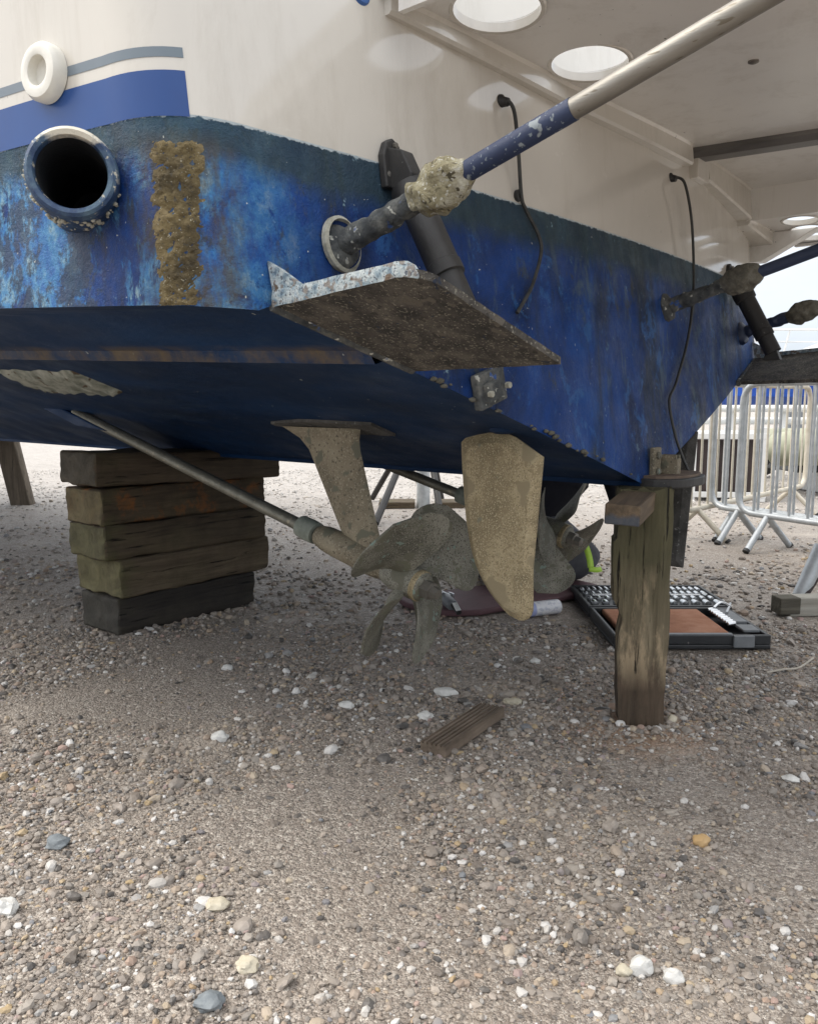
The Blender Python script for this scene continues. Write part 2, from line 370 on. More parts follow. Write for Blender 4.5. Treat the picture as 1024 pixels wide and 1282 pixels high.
# crusty brown streak down the corner
fs = MB(); P = []
c0, c1 = NC - 11.4, NC - 4.2
def oi(f, z, off):
    i = int(f); t = f - i; return opt(i, z, off, False).lerp(opt(i + 1, z, off, False), t)
for k in range(70):
    z = 1.046 + (1.3 - 1.046) * k / 69
    row = []
    for j in range(22):
        zt = (1.3 - z) / .255; f = c0 - .7 * zt + (c1 - c0 - 1.9 * zt) * (j + (.7 * noise.noise(Vector((j * .1, z * 9, 2))) + .5 * noise.noise(Vector((j * .2, z * 60, 2))))) / 21
        e = min(1, min(j, 21 - j) / 5) * min(1, (69 - k) / 2)
        e = max(0, min(1, e + .6 * noise.noise(Vector((j * .5, z * 45, 8))) * (1 - e)))
        row.append(oi(f, z, -.002 + e * (.0045 + .005 * noise.noise(Vector((f * .9, z * 60, 1))) + .005 * noise.noise(Vector((f * 3, z * 170, 5))))))
    P.append(row)
fs.grid(P).build('fouling_crust', MT['foul'], boat, smooth=0)

# rectangular crusted patch on the bottom
def bz(x, u): return ZK + abs(x) * (.314 + .036 * u)
fp = MB(); P = []
for k in range(46):
    a = k / 45; y = 1.42 + .54 * a
    row = []
    for j in range(14):
        t = j / 13; x = -.885 + .185 * t
        x += .02 * noise.noise(Vector((y * 12, j * .2, 3)))
        e = min(1, min(j, 13 - j) / 1.5, min(k, 45 - k) / 3)
        row.append(Vector((x, y, bz(x, y - .13) + .004 - e * (.018 + .012 * noise.noise(Vector((x * 40, y * 25, 0)))))))
    P.append(row)
fp.grid(P).build('crusted_patch', mottle('grey_green_crust', [(.13, .145, .12), (.28, .30, .26), (.46, .46, .41)], 20, .9, bs=1, bscale=80, speck=[(24, .62, (.10, .075, .05))]), boat, smooth=0)

# exhaust outlet
n_ = NT('exhaust_paint')
c_ = n_.ramp(n_.noise(16, 6, .65), [(.3, (.010, .022, .05)), (.5, (.018, .045, .11)), (.66, (.09, .15, .2))])
wz = n_.step(n_.math('ADD', n_.axis(2), n_.math('MULTIPLY', n_.noise(22, 4, .7), .06)), 1.318, 1.33)
c_ = n_.mix(wz, c_, (.62, .58, .48))
c_ = n_.mix(n_.step(n_.noise(60, 4, .7), .60, .64), c_, (.45, .43, .36))
MT['exhaust'] = n_.out(c_, .6, 0, n_.noise(50, 5, .7), .6, .004)
ec = Vector((-1.472, .296, 1.246)); ea = Vector((-.60, -.80, .02)).normalized()
ex = MB()
ex.lathe([(.069, -.34), (.069, -.016), (.067, -.004), (.062, 0), (.055, -.003), (.0525, -.012), (.0515, -.33), (.0, -.331)], ec, ea, 48)
ex_o = ex.build('exhaust_outlet', MT['exhaust'], boat, smooth=40)
lin = MB(); lin.lathe([(0, -.325), (.0508, -.324), (.0519, -.012)], ec, ea, 40)
lin.build('soot_lining', mottle('sooty_pipe_inside', [(.004, .005, .008), (.012, .016, .022), (.06, .05, .03)], 12, .8, bs=.5, lo=.35, hi=.75), ex_o, smooth=40)
bn = MB()
for k in range(110):
    a = random.uniform(-2.9, .9); e1 = ea.orthogonal().normalized()
    up = Vector((0, 0, 1)); sx = ea.cross(up).normalized(); up = sx.cross(ea)
    h = -random.choice([.03, .05, .075, .095]) * random.uniform(.8, 1.15)
    p = ec + ea * h + (sx * math.cos(a) + up * math.sin(a)) * (.069 + random.uniform(-.001, .003))
    r = random.uniform(.0016, .0052)
    bn.blob(p, (r, r, r * .8), k, .4, 2, 1)
bn.build('barnacle_ring', MT['barn'], ex_o, smooth=0)['kind'] = 'stuff'

# cut the pipe's mouth through the hull side
bm = bmesh.new(); bm.from_mesh(hull_o.data)
def axd(p): q = p - ec; return (q - ea * q.dot(ea)).length
for it in range(3):
    es = set()
    for f in bm.faces:
        if f.calc_center_median().x < -1.2 and any(axd(v.co) < .085 for v in f.verts) or (f.calc_center_median().x < -1.2 and axd(f.calc_center_median()) < .085): es.update(f.edges)
    bmesh.ops.subdivide_edges(bm, edges=list(es), cuts=1, use_grid_fill=True)
kill = [f for f in bm.faces if f.calc_center_median().x < -1.2 and any(axd(v.co) < .0575 for v in f.verts)]
bmesh.ops.delete(bm, geom=kill, context='FACES')
for f in bm.faces: f.smooth = True
bm.to_mesh(hull_o.data); bm.free()

# white skin fitting on the topside
sf = MB(); fp_ = Vector((-1.432, .437, 1.432)); fa = Vector((-.985, -.17, 0)).normalized()
sf.lathe([(.046, -.01), (.046, .006), (.041, .013), (.030, .015), (.024, .013), (.022, -.002), (0, -.006)], fp_, fa, 36)
sf.build('drain_fitting', MT['fitting'], boat, smooth=40)
bf = MB(); p = Vector((-.972, tr(-.97, 1.63) + .0, 1.632)); bf.lathe([(.026, 0), (.026, .012), (.02, .018), (0, .019)], p, (0, -1, .13), 24)
bf.build('blue_deck_fitting', MT['blue_ring'], boat, smooth=40)

# ---------------- swim platform
def zp(x):
    if x > 1.08: return 1.562 - .02 * (x - 1.08)
    return 1.645 + .05 * max(0, min(x, .5) + .3) - .03 * max(0, x - .5)
PX0, PX1, PY1 = -.93, 1.66, -1.55
def edge_y(x): return PY1 + (.35 * (1 - math.sqrt(max(0, 1 - ((PX0 + .35 - x) / .35) ** 2))) if x < PX0 + .35 else (.35 * (1 - math.sqrt(max(0, 1 - ((x - PX1 + .35) / .35) ** 2))) if x > PX1 - .35 else 0))
HO = [(-.742, .012, .086), (-.396, -.004, .086), (1.20, -.035, .06), (1.365, -.02, .06), (1.51, -.005, .06)]
bm = bmesh.new(); ol = []
for xa, xb in ((PX0, -.3), (-.3, .5), (.5, 1.0799), (1.0801, PX1)):
    q = [xa + (xb - xa) * k / 12 for k in range(13)]
    loops = [[(x, tr(x, zp(x)) - .004 + .16 * max(0, min(1, (x - 1.1) / .15))) for x in q] + [(x, edge_y(x)) for x in reversed(q)]]
    ol += [(x, edge_y(x)) for x in q]
    for (hx, hy, hr) in HO:
        if xa - .11 < hx - hr < xb and xa < hx: 
            if hx < xb: loops.append([(hx + hr * math.cos(a * math.pi / 18), hy + hr * math.sin(a * math.pi / 18)) for a in range(36)])
    zf = (lambda x, a=xa, b=xb: zp(a + .001) + (zp(b - .001) - zp(a + .001)) * (x - a) / (b - a))
    st_ = len(bm.verts); allv = []
    for zoff in (0, .012):
        ed = []; row = []
        for L in loops:
            vs = [bm.verts.new((x, y, zf(x) + zoff)) for x, y in L]; row.append(vs)
            ed += [bm.edges.new((vs[i], vs[(i + 1) % len(vs)])) for i in range(len(vs))]
        bmesh.ops.triangle_fill(bm, use_beauty=True, use_dissolve=False, edges=ed); allv.append(row)
    for lo_, hi_ in zip(*allv):
        n = len(lo_)
        for i in range(n): bm.faces.new((lo_[i], lo_[(i + 1) % n], hi_[(i + 1) % n], hi_[i]))
# step down to the wing
w0 = [bm.verts.new(v) for v in ((1.079, .12, 1.555), (1.079, PY1, 1.555), (1.079, PY1, 1.69), (1.079, .12, 1.69))]; bm.faces.new(w0)
bmesh.ops.recalc_face_normals(bm, faces=bm.faces)
ol = [(PX0, .1)] + ol + [(PX1, .1)]
ring = ol
me = bpy.data.meshes.new('swim_platform'); bm.to_mesh(me); bm.free()
pl = put('swim_platform', me, MT['gel_under'], boat)
# rolled rim hanging down round the outer edge, hole rims, ribs, mounting lip
rm = MB()
path = [Vector((x, y, zp(x))) for x, y in ring]
for d0, d1 in ((-.045, .03),):
    inn = [Vector((p.x * (1 if abs(p.x) < .5 else .985), p.y + (.012 if p.y < -1.3 else 0), p.z)) for p in path]
    rm.grid([[p + Vector((0, 0, d1)) for p in path], [p + Vector((0, 0, d0 if p.x < 1.3 else -.012)) for p in path], [p + Vector((0, 0, d0 if p.x < 1.3 else -.012)) for p in inn], [p + Vector((0, 0, -.002)) for p in inn]])
rm.build('rim', MT['gel_under'], pl, smooth=30)
for (hx, hy, hr) in HO:
    q = MB(); q.lathe([(hr - .0015, .022), (hr - .0015, -.004), (hr + .006, -.005), (hr + .009, -.001)], (hx, hy, zp(hx)), (-.068, 0, -1), 36)
    # lathe axis points down: heights mirrored
    q = MB(); ax = Vector((.068, 0, 1)).normalized()
    q.lathe([(hr + .009, -.0005), (hr + .006, -.005), (hr - .0015, -.004), (hr - .0015, .014), (hr + .006, .015)], (hx, hy, zp(hx)), ax, 36)
    q.build('hole_rim', MT['gel'], pl, smooth=40)
def lip(x0, x1, h0, h1, th, name='mounting_lip'):
    b = MB(); P = []
    N = 16
    for k in range(N + 1):
        x = x0 + (x1 - x0) * k / N; t = k / N; h = h0 + (h1 - h0) * t
        zt, zb = zp(x) + .004, zp(x) - h
        yt, yb = tr(x, zt), tr(x, zb)
        thk = th * (.6 + .4 * t)
        P.append([Vector((x, yt + .01, zt)), Vector((x, yt - thk - .012, zt)), Vector((x, yt - thk - .004, zt - .012)), Vector((x, yb - thk, zb + .006)), Vector((x, yb - thk + .006, zb)), Vector((x, yb + .01, zb))])
    b.grid(P); b.add(P[0], [(0, 1, 2, 3, 4, 5)]); b.add(P[-1], [(0, 1, 2, 3, 4, 5)])
    return b.build(name, MT['gel'], pl, smooth=30)
lip(-.915, .46, .034, .062, .05); lip(.64, 1.07, .07, .11, .07); lip(1.085, 1.36, .02, .05, .09)
rb = MB(); b2 = MB()
ys = [tr(.47, 1.6) - .002, -1.5]
x0 = .555; zz = zp(x0)
rb.prism([(-.05, .004), (.05, .004), (.05, -.012), (.03, -.026), (-.03, -.026), (-.05, -.012)], (x0 + .10, sum(ys) / 2, zz), (1, 0, 0), (0, 0, 1), Vector((-.13, 1, 0)).normalized(), ys[0] - ys[1])
rb.build('rib', mottle('dull_alloy_rail', [(.10, .095, .09), (.24, .23, .22)], 9, .5, .4, (1, .2, 1), bs=.2), pl, smooth=30)
b2.box((x0 + .02, ys[0] - .02, zz - .05), (.10, .03, .07)); b2.build('rib_end_plate', MT['gel'], pl, bevel=.004)
b3 = MB()
b3.prism([(0, .0), (.0, -.11), (-.05, -.11), (-.26, .0)], (1.375, tr(1.37, 1.55) - .002, zp(1.375)), (0, 1, 0), (0, 0, 1), (1, 0, 0), .06)
b3.build('bracket', MT['gel_under'], pl, bevel=.004)
b4 = MB()
b4.lathe([(.018, 0), (.018, -.004), (.008, -.008), (.006, -.03), (0, -.031)], (.30, -.36, zp(.30)), Vector((.068, 0, 1)), 16)
b4.build('bolt', MT['rubber'], pl, smooth=40)

for bx_, by_ in ((-.62, -.35), (-.15, -.28), (.05, -.75), (.95, -.20), (.85, -.6), (-.75, -.9)):
    b4 = MB(); b4.lathe([(.012, .001), (.012, -.003), (.006, -.006), (0, -.0065)], (bx_, by_, zp(bx_)), (0, 0, 1), 12)
    b4.build('bolt', MT['steel'], pl, smooth=40)

# ---------------- platform struts
def strut(x, y0, z0, slope, L0, L1, yend, mats_, big=True):
    def p(y): return Vector((x, y, z0 + (y0 - y) * slope))
    o = MB(); N = 24
    r = .0152
    o.tube([p(L1 + (yend - L1) * k / N) for k in range(N + 1)], r, 28)
    so = o.build('platform_strut', mats_[0], boat, smooth=40)
    c = MB(); c.tube([p(y0 + (L0 - y0) * k / 40) for k in range(41)], [r * (1.42 - .25 * k / 40) for k in range(41)], 24, True, .006, x, 60)
    c.tube([p(y0 + .006), p(y0 - .012), p(y0 - .022)], [.044, .042, .022], 24, True, .008, x, 50)
    c.build('fouled_end', mats_[1], so, smooth=60)
    s = MB(); s.tube([p(L0 + (L1 - L0) * k / 16) for k in range(17)], r + .0012, 28)
    s.build('painted_sleeve', mats_[2], so, smooth=40)
    a = MB(); ya = L0 - .012; N = 30
    a.tube([p(ya + .062 - .112 * k / N) for k in range(N + 1)], [.0145 + .0235 * (math.sin(math.pi * min(1, max(0, (k / N)))) ** .6) for k in range(N + 1)], 32, True, .012 if big else .008, x + 3, 46)
    a.build('anode', mats_[3], so, smooth=60)
    return so
s1 = strut(-1.068, .125, 1.169, .289, -.10, -.34, -1.46, (MT['steel'], MT['crust_blue'], MT['sleeve'], MT['anode']))
strut(.264, .078, 1.17, .294, -.135, -.5, -1.46, (MT['dark_strut'], MT['crust_blue'], MT['dark_strut'], MT['anode_dark']), False)
strut(1.05, .11, 1.145, .30, -.10, -.34, -1.4, (MT['dark_strut'], MT['dark_strut'], MT['dark_strut'], MT['anode_dark']), False)
fl = MB(); fl.lathe([(.05, -.004), (.050, .004), (.044, .008), (.042, .0)], (-1.068, tr(-1.068, 1.172), 1.172), (.085, -1, .13), 28)
fl.build('flange', MT['barn'], s1, smooth=40)

# ---------------- trim tabs
def tab(sg, white=True):
    A, B, C, D = (Vector((sg * abs(x), y, z)) for x, y, z in ((-1.235, .108, 1.050), (-.925, .066, .953), (-.922, -.247, .958), (-1.235, -.198, 1.076)))
    t = MB(); nrm = Vector((0, 0, 1)); N, M = 26, 22
    # rounded outer corner at D
    P = []
    for i in range(N + 1):
        u = i / N; row = []
        for j in range(M + 1):
            v = j / M
            a = A.lerp(D, v); b = B.lerp(C, v); p = a.lerp(b, u)
            if u < .14 and v > .86:
                du, dv = (.14 - u) / .14, (v - .86) / .14
                k = max(du, dv); s = math.hypot(du, dv)
                if s > 1e-6: 
                    du2, dv2 = du / s * k, dv / s * k
                    p = A.lerp(D, .86 + .14 * dv2).lerp(B.lerp(C, .86 + .14 * dv2), .14 - .14 * du2)
            row.append(p + nrm * .0012 * noise.noise(p * 40))
        P.append(row)
    T_ = [[p + nrm * .012 for p in r] for r in P]
    t.grid(P); t.grid(T_)
    def strip(a, b): t.grid([a, b])
    strip(P[0], T_[0]); strip(P[-1], T_[-1]); strip([r[0] for r in P], [r[0] for r in T_]); strip([r[-1] for r in P], [r[-1] for r in T_])
    bm_o = t.build('trim_tab', MT['tab_under'], boat, smooth=40)
    l = MB(); W = []
    edge = [P[0][j] for j in range(M - 3)] + [P[i][M] for i in range(1, 3)]
    edge = [P[0][j] for j in range(M + 1)]
    outw = Vector((-sg * -1, 0, 0)) if False else Vector((sg, 0, 0))
    Q = []
    for j, p in enumerate(edge):
        v = j / M; hgt = .025 - .004 * v; k = max(0, (v - .9) / .1)
        hgt *= (1 - .75 * k * k)
        o = outw * .0025
        Q.append([p + o + nrm * -.001, p + o * 2 + nrm * hgt * .5, p + o + nrm * hgt, p - outw * .006 + nrm * (hgt + .001), p - outw * .008 + nrm * .010])
    l.grid(Q); l.add(Q[0], [(0, 1, 2, 3, 4)]); l.add(Q[-1], [(0, 1, 2, 3, 4)])
    l.build('upturned_edge', MT['tab_lip'], bm_o, smooth=50)
    h = MB()
    h.tube([A + Vector((0, .003, .004)), B + Vector((0, .003, .004))], .010, 12, True, .004, 3, 60)
    h.build('hinge', MT['crust_blue'], bm_o, smooth=60)
    g = MB()
    g.prism([(0, 0), (.014, .062), (-.02, .045), (-.085, .006), (-.085, 0)], A + Vector((sg * -.004, .0, .012)), (0, 1, 0), (0, 0, 1), (1, 0, 0), .008)
    g.build('gusset', MT['tab_lip'], bm_o)
    # hydraulic ram
    x = sg * .928
    p0, p1 = Vector((x, .078, 1.292)), Vector((x, -.028, 1.098)); d = (p1 - p0).normalized()
    r = MB()
    r.lathe([(0, -.002), (.030, 0), (.036, .004), (.0375, .02), (.036, .045), (.031, .048), (.031, .17), (.033, .172), (.033, .195), (.028, .197), (.028, .26), (0, .262)], p0, d, 32)
    ro = r.build('hydraulic_ram', MT['ram'], boat, smooth=40)
    k = MB(); y0 = tr(x, 1.33)
    k.prism([(-.03, -.045), (.03, -.045), (.03, .015), (.018, .04), (.0, .05), (-.018, .04), (-.03, .015)], (x, y0 - .006, 1.335), (1, 0, 0), (0, .13, 1), (0, 1, 0), .016)
    k.prism([(0, .03), (.0, -.045), (-.052, -.05), (-.060, -.025), (-.035, .02)], (x, y0 - .008, 1.335), (0, 1, 0), (0, 0, 1), (1, 0, 0), .034)
    k.build('ram_bracket', MT['ram'], ro, bevel=.003)
    for q, w in ((.018, .022), (-.02, -.02), (.0, .035)):
        b = MB(); b.lathe([(.0055, -.002), (.0055, .004), (0, .005)], (x + q, y0 - .0135, 1.335 + w), (0, -1, 0), 6); b.build('bolt', MT['steel'], ro)
    f = MB(); f.prism([(-.03, 0), (.03, 0), (.012, .045), (-.012, .045)], p1 + d * .035 - Vector((0, 0, .03)), (0, 1, 0), (0, 0, 1), (1, 0, 0), .03); f.build('foot_clevis', MT['ram'], ro, bevel=.003)
    return bm_o
tab(-1); tab(1)
# barnacle clumps along the transom's bottom edge
bn = MB()
for k in range(46):
    x = -1.2 + 1.15 * random.random() ** 1.3; z = ZK + .314 * abs(x)
    r = random.uniform(.003, .009)
    bn.blob((x, tr(x, z) - .003, z + random.uniform(-.003, .012)), (r * 1.6, r, r * .8), k, .5, 2, 1)
bn_o = bn.build('barnacle_growth', mottle('edge_growth', [(.05, .05, .04), (.16, .15, .12)], 40, .9, bs=.6), boat, smooth=0); bn_o['kind'] = 'stuff'

# earth plate on the transom
ep = MB(); x, z = -.70, .925; y = tr(x, z)
ep.box((x, y - .008, z), (.10, .02, .075), Matrix.Rotation(R(-16), 3, 'Y'))
ep.box((x - .01, y - .02, z - .008), (.05, .02, .04), Matrix.Rotation(R(-16), 3, 'Y'))
epo = ep.build('earth_plate', MT['crust_blue'], boat, bevel=.004)
for q in (-.03, .035):
    b = MB(); b.lathe([(.007, 0), (.007, .01), (0, .011)], (x + q, y - .028, z + q * .3 - .005), (0, -1, 0), 6); b.build('bolt', MT['barn'], epo)

# cables on the transom
def cable(pts, name, plug, ring=None):
    P = smooth_path([(x, tr(x, z) - d, z) for x, z, d in pts], 8)
    c = MB(); c.tube(P, .0042, 10); co = c.build(name, MT['cable'], boat, smooth=60)
    x, z, _ = plug; q = MB(); o = (x, tr(x, z), z)
    q.lathe([(.015, 0), (.015, .012), (.011, .016), (.009, .03), (0, .031)], o, (0, -1, -.25), 18); q.build('cable_gland', MT['rubber'], co, smooth=40)
    q = MB(); q.lathe([(.022, -.001), (.022, .0035), (.016, .005)], o, (0, -1, .13), 24); q.build('sealant_ring', MT['gel'], co, smooth=40)
    if ring:
        x, z = ring; q = MB(); q.lathe([(.013, 0), (.013, .008), (.005, .009), (.004, .004), (0, .004)], (x, tr(x, z) - .001, z), (0, -1, 0), 18); q.build('cable_clip', MT['rubber'], co, smooth=40)
    return co
cable([(-.562, 1.545, .028), (-.552, 1.52, .035), (-.535, 1.44, .025), (-.516, 1.352, .010), (-.50, 1.325, .008), (-.465, 1.275, .012), (-.462, 1.235, .014), (-.505, 1.16, .012), (-.545, 1.115, .008), (-.568, 1.09, .005)], 'hanging_cable', (-.562, 1.548, 0), (-.520, 1.353))
cable([(.355, 1.566, .026), (.375, 1.55, .045), (.425, 1.47, .04), (.45, 1.36, .03), (.43, 1.22, .025), (.36, 1.08, .02), (.255, .95, .012), (.20, .895, .008), (.215, .80, .01), (.235, .73, .02), (.243, .692, .03)], 'transducer_cable', (.355, 1.568, 0))
gr = MB(); gr.lathe([(.025, -.001), (.025, .005), (.017, .007), (.015, .001), (0, .001)], (.435, tr(.435, 1.51), 1.51), (0, -1, .13), 24)
gr.build('skin_grommet', MT['stripe_grey'], boat, smooth=40)
# transducer at the keel
td = MB(); ol_ = [(-.05, .055)] + bez((-.055, -.015), (-.02, -.075), (.06, -.08), 8) + bez((.13, -.08), (.23, -.07), (.235, .01), 8) + [(.23, .055)]
td.prism(ol_, (.03, -.02, .672), (1, 0, 0), (0, 1, 0), (0, 0, 1), .026)
tdo = td.build('transducer', MT['ram'], boat, bevel=.004)
t2 = MB(); t2.prism([(a * .88 + .01, b * .85) for a, b in ol_], (.03, -.02, .688), (1, 0, 0), (0, 1, 0), (0, 0, 1), .008)
t2.build('top_plate', mottle('brown_plate', [(.09, .06, .045), (.2, .15, .11)], 14, .8, bs=.4), tdo)
t3 = MB(); t3.box((.055, -.002, .725), (.05, .014, .085)); t3.build('backing_plate', MT['bracket'], tdo, bevel=.003)
t3 = MB()
for xx in (.10, .125): t3.box((xx, -.02, .715), (.007, .05, .06))
t3.box((.112, -.045, .71), (.03, .006, .05)); t3.build('arm', MT['bracket'], tdo, bevel=.002)
for zz in (.745, .70):
    b = MB(); b.lathe([(.011, 0), (.011, .004), (.007, .008), (0, .009)], (.055, -.010, zz), (0, -1, 0), 14); b.build('bolt', MT['bronze_grey'], tdo, smooth=40)

# ---------------- rudders, shafts, brackets, propellers
def rudder(x, mat, square=False):
    # outline in (y, z)
    if square: o = [(.018, .80), (.045, .36)] + [(.29, .36), (.29, .80)]
    else:
        o = [(.03, .768), (.044, .60), (.052, .50), (.050, .42)] + bez((.050, .402), (.056, .372), (.085, .372), 4) + bez((.115, .38), (.205, .44), (.232, .54), 8) + bez((.245, .60), (.262, .74), (.262, .795), 5) + bez((.25, .806), (.15, .835), (.105, .812), 5)
    r = MB(); cy = .14
    n = len(o); vs = []; rings = []
    for s, k in ((-1, .0), (-1, .5), (1, .5), (1, 0)):
        pass
    inner = [(cy + (a - cy) * .80, .58 + (b - .58) * .9) for a, b in o]
    def th(p): return .014
    A = [Vector((x - .003, a, b)) for a, b in o]; B = [Vector((x + .003, a, b)) for a, b in o]
    A2 = [Vector((x - .016, a, b)) for a, b in inner]; B2 = [Vector((x + .016, a, b)) for a, b in inner]
    r.grid([A2, A, B, B2], True)
    r.add(A2, [tuple(range(n))]); r.add(B2, [tuple(range(n))])
    ro = r.build('rudder', mat, boat, smooth=25)
    s = MB(); s.tube([(x, .14, .84), (x, .14, .95)], .012, 18); s.lathe([(.035, -.02), (.035, .0), (.02, .006)], (x, .14, bz(x, .0) + .004), (0, 0, -1), 20); s.build('rudder_stock', MT['bottom'], ro, smooth=40)
    return ro
rudder(-.50, MT['bronze']); rudder(.42, MT['dark_rudder'], True)

def blade(x0, c, ax, th0, hand, Rr, mat, parent, P_=.54, wmax=.80):
    # axis frame: ax points aft; e1 up-ish, e2 to starboard
    e2 = Vector((1, 0, 0)); e1 = e2.cross(ax).normalized()
    if e1.z < 0: e1 = -e1
    b = MB(); NR, NS = 18, 14; S = []
    for side in (1, -1):
        G = []
        for i in range(NR + 1):
            t = i / NR; r = .038 + (Rr - .038) * t
            rm = .60
            if t < rm: w = .24 + (wmax - .24) * math.sin(math.pi / 2 * t / rm)
            else: w = wmax * math.sqrt(max(0, 1 - ((t - rm) / (1 - rm)) ** 2.2))
            row = []
            for j in range(NS + 1):
                s = -1 + 2 * j / NS
                a = th0 + s * w + hand * .25 * t * t * 0
                axl = -hand * P_ * (s * w) / (2 * math.pi) + .035 * t
                thick = .0085 * (1 - .7 * t) * (1 - s * s) + .0012
                radial = e1 * math.cos(a) + e2 * math.sin(a)
                tang = -e1 * math.sin(a) + e2 * math.cos(a)
                nr = (ax * r + tang * hand * P_ / (2 * math.pi)).normalized()
                row.append(c + radial * r + ax * axl + nr * thick * side)
            G.append(row)
        S.append(G); b.grid(G)
    b.grid([S[0][-1], S[1][-1]]); b.grid([[r[0] for r in S[0]], [r[0] for r in S[1]]]); b.grid([[r[-1] for r in S[0]], [r[-1] for r in S[1]]])
    return b.build('blade', mat, parent, smooth=50)

def drive(sg, angs, mat):
    x = sg * .48
    dy = 0 if sg < 0 else .045
    if sg > 0: x = .385
    P0, P1 = Vector((x, 2.17, .850)), Vector((x, .445 + dy, .414 + dy * .4)); ax = (P1 - P0).normalized()
    s = MB(); s.tube([P0.lerp(P1, k / 20) for k in range(21)], .0195, 20)
    so = s.build('propeller_shaft', MT['shaft'], boat, smooth=50)
    lg = MB(); lg.prism([(0, .012), (.0, -.03), (.26, -.03), (.5, .012)], P0 - ax * .12 + Vector((0, .1, .012)), ax, (0, 0, 1), (1, 0, 0), .05); lg.build('shaft_log', MT['bottom'], so, bevel=.006)
    z = MB(); q = P1 - ax * .40; z.lathe([(.022, -.045), (.033, -.04), (.035, 0), (.033, .028), (.022, .03)], q, ax, 24); z.build('shaft_anode', MT['green_zinc'], so, smooth=40)
    # bracket
    bk = MB(); q0, q1 = P1 - ax * .36, P1 - ax * .085
    bk.tube([q0.lerp(q1, k / 10) for k in range(11)], [.030, .037, .039, .040, .040, .040, .040, .040, .040, .038, .03], 26)
    m = q0.lerp(q1, .48)
    # foil strut
    secs = []
    for t in [k / 10 for k in range(11)]:
        zc = m.z + .02 + (.80 - m.z) * t
        yc0, yc1 = .545 + .10 * t, .685 + .185 * t
        if t > .8: e = (t - .8) / .2; yc0 -= .02 * e * e; yc1 += .08 * e * e
        row = []
        for j in range(16):
            a = 2 * math.pi * j / 16
            row.append(Vector((x + .013 * math.sin(a) * (1 - .35 * math.cos(a)), (yc0 + yc1) / 2 + (yc1 - yc0) / 2 * math.cos(a), zc + .25 * 0)))
        secs.append(row)
    bk.grid(secs, True)
    bo = bk.build('shaft_bracket', MT['bracket'], boat, smooth=50)
    pd = MB(); u0 = .40
    N = 8; F = []
    for y in [.54 + .45 * k / N for k in range(N + 1)]:
        w = .05 * min(1, (1.02 - y) / .22 + .05)
        F.append([Vector((x - w, y, bz(x - w, y - .1) + .004)), Vector((x - w, y, bz(x - w, y - .1) - .007)), Vector((x + w, y, bz(x + w, y - .1) - .007)), Vector((x + w, y, bz(x + w, y - .1) + .004))])
    pd.grid(F); pd.add(F[0], [(0, 1, 2, 3)]); pd.add(F[-1], [(0, 1, 2, 3)])
    pd.build('mounting_pad', MT['dark_rudder'], bo)
    # propeller
    c = P1 - ax * .01
    h = MB(); h.lathe([(.0, -.075), (.036, -.074), (.043, -.05), (.046, -.01), (.045, .03), (.040, .055), (.034, .06), (.0, .061)], c, ax, 28)
    po = h.build('propeller', mat, boat, smooth=40)
    nt = MB(); nt.lathe([(.026, .060), (.026, .085), (.018, .087), (.016, .108), (0, .110)], c, ax, 6); nt.build('shaft_nut', MT['steel'], po)
    hubring = MB(); hubring.lathe([(.041, .03), (.0435, .034), (.0435, .050), (.038, .056)], c, ax, 28); hubring.build('hub_ring', MT['bronze'], po, smooth=40)
    for a in angs: blade(x, c, ax, R(a), sg, .242 if sg < 0 else .222, mat, po)
    return po
drive(-1, (54, 146, 228, 322), MT['bronze_grey'])
drive(1, (22, 112, 202, 292), MT['bronze_grey'])
#@@REST

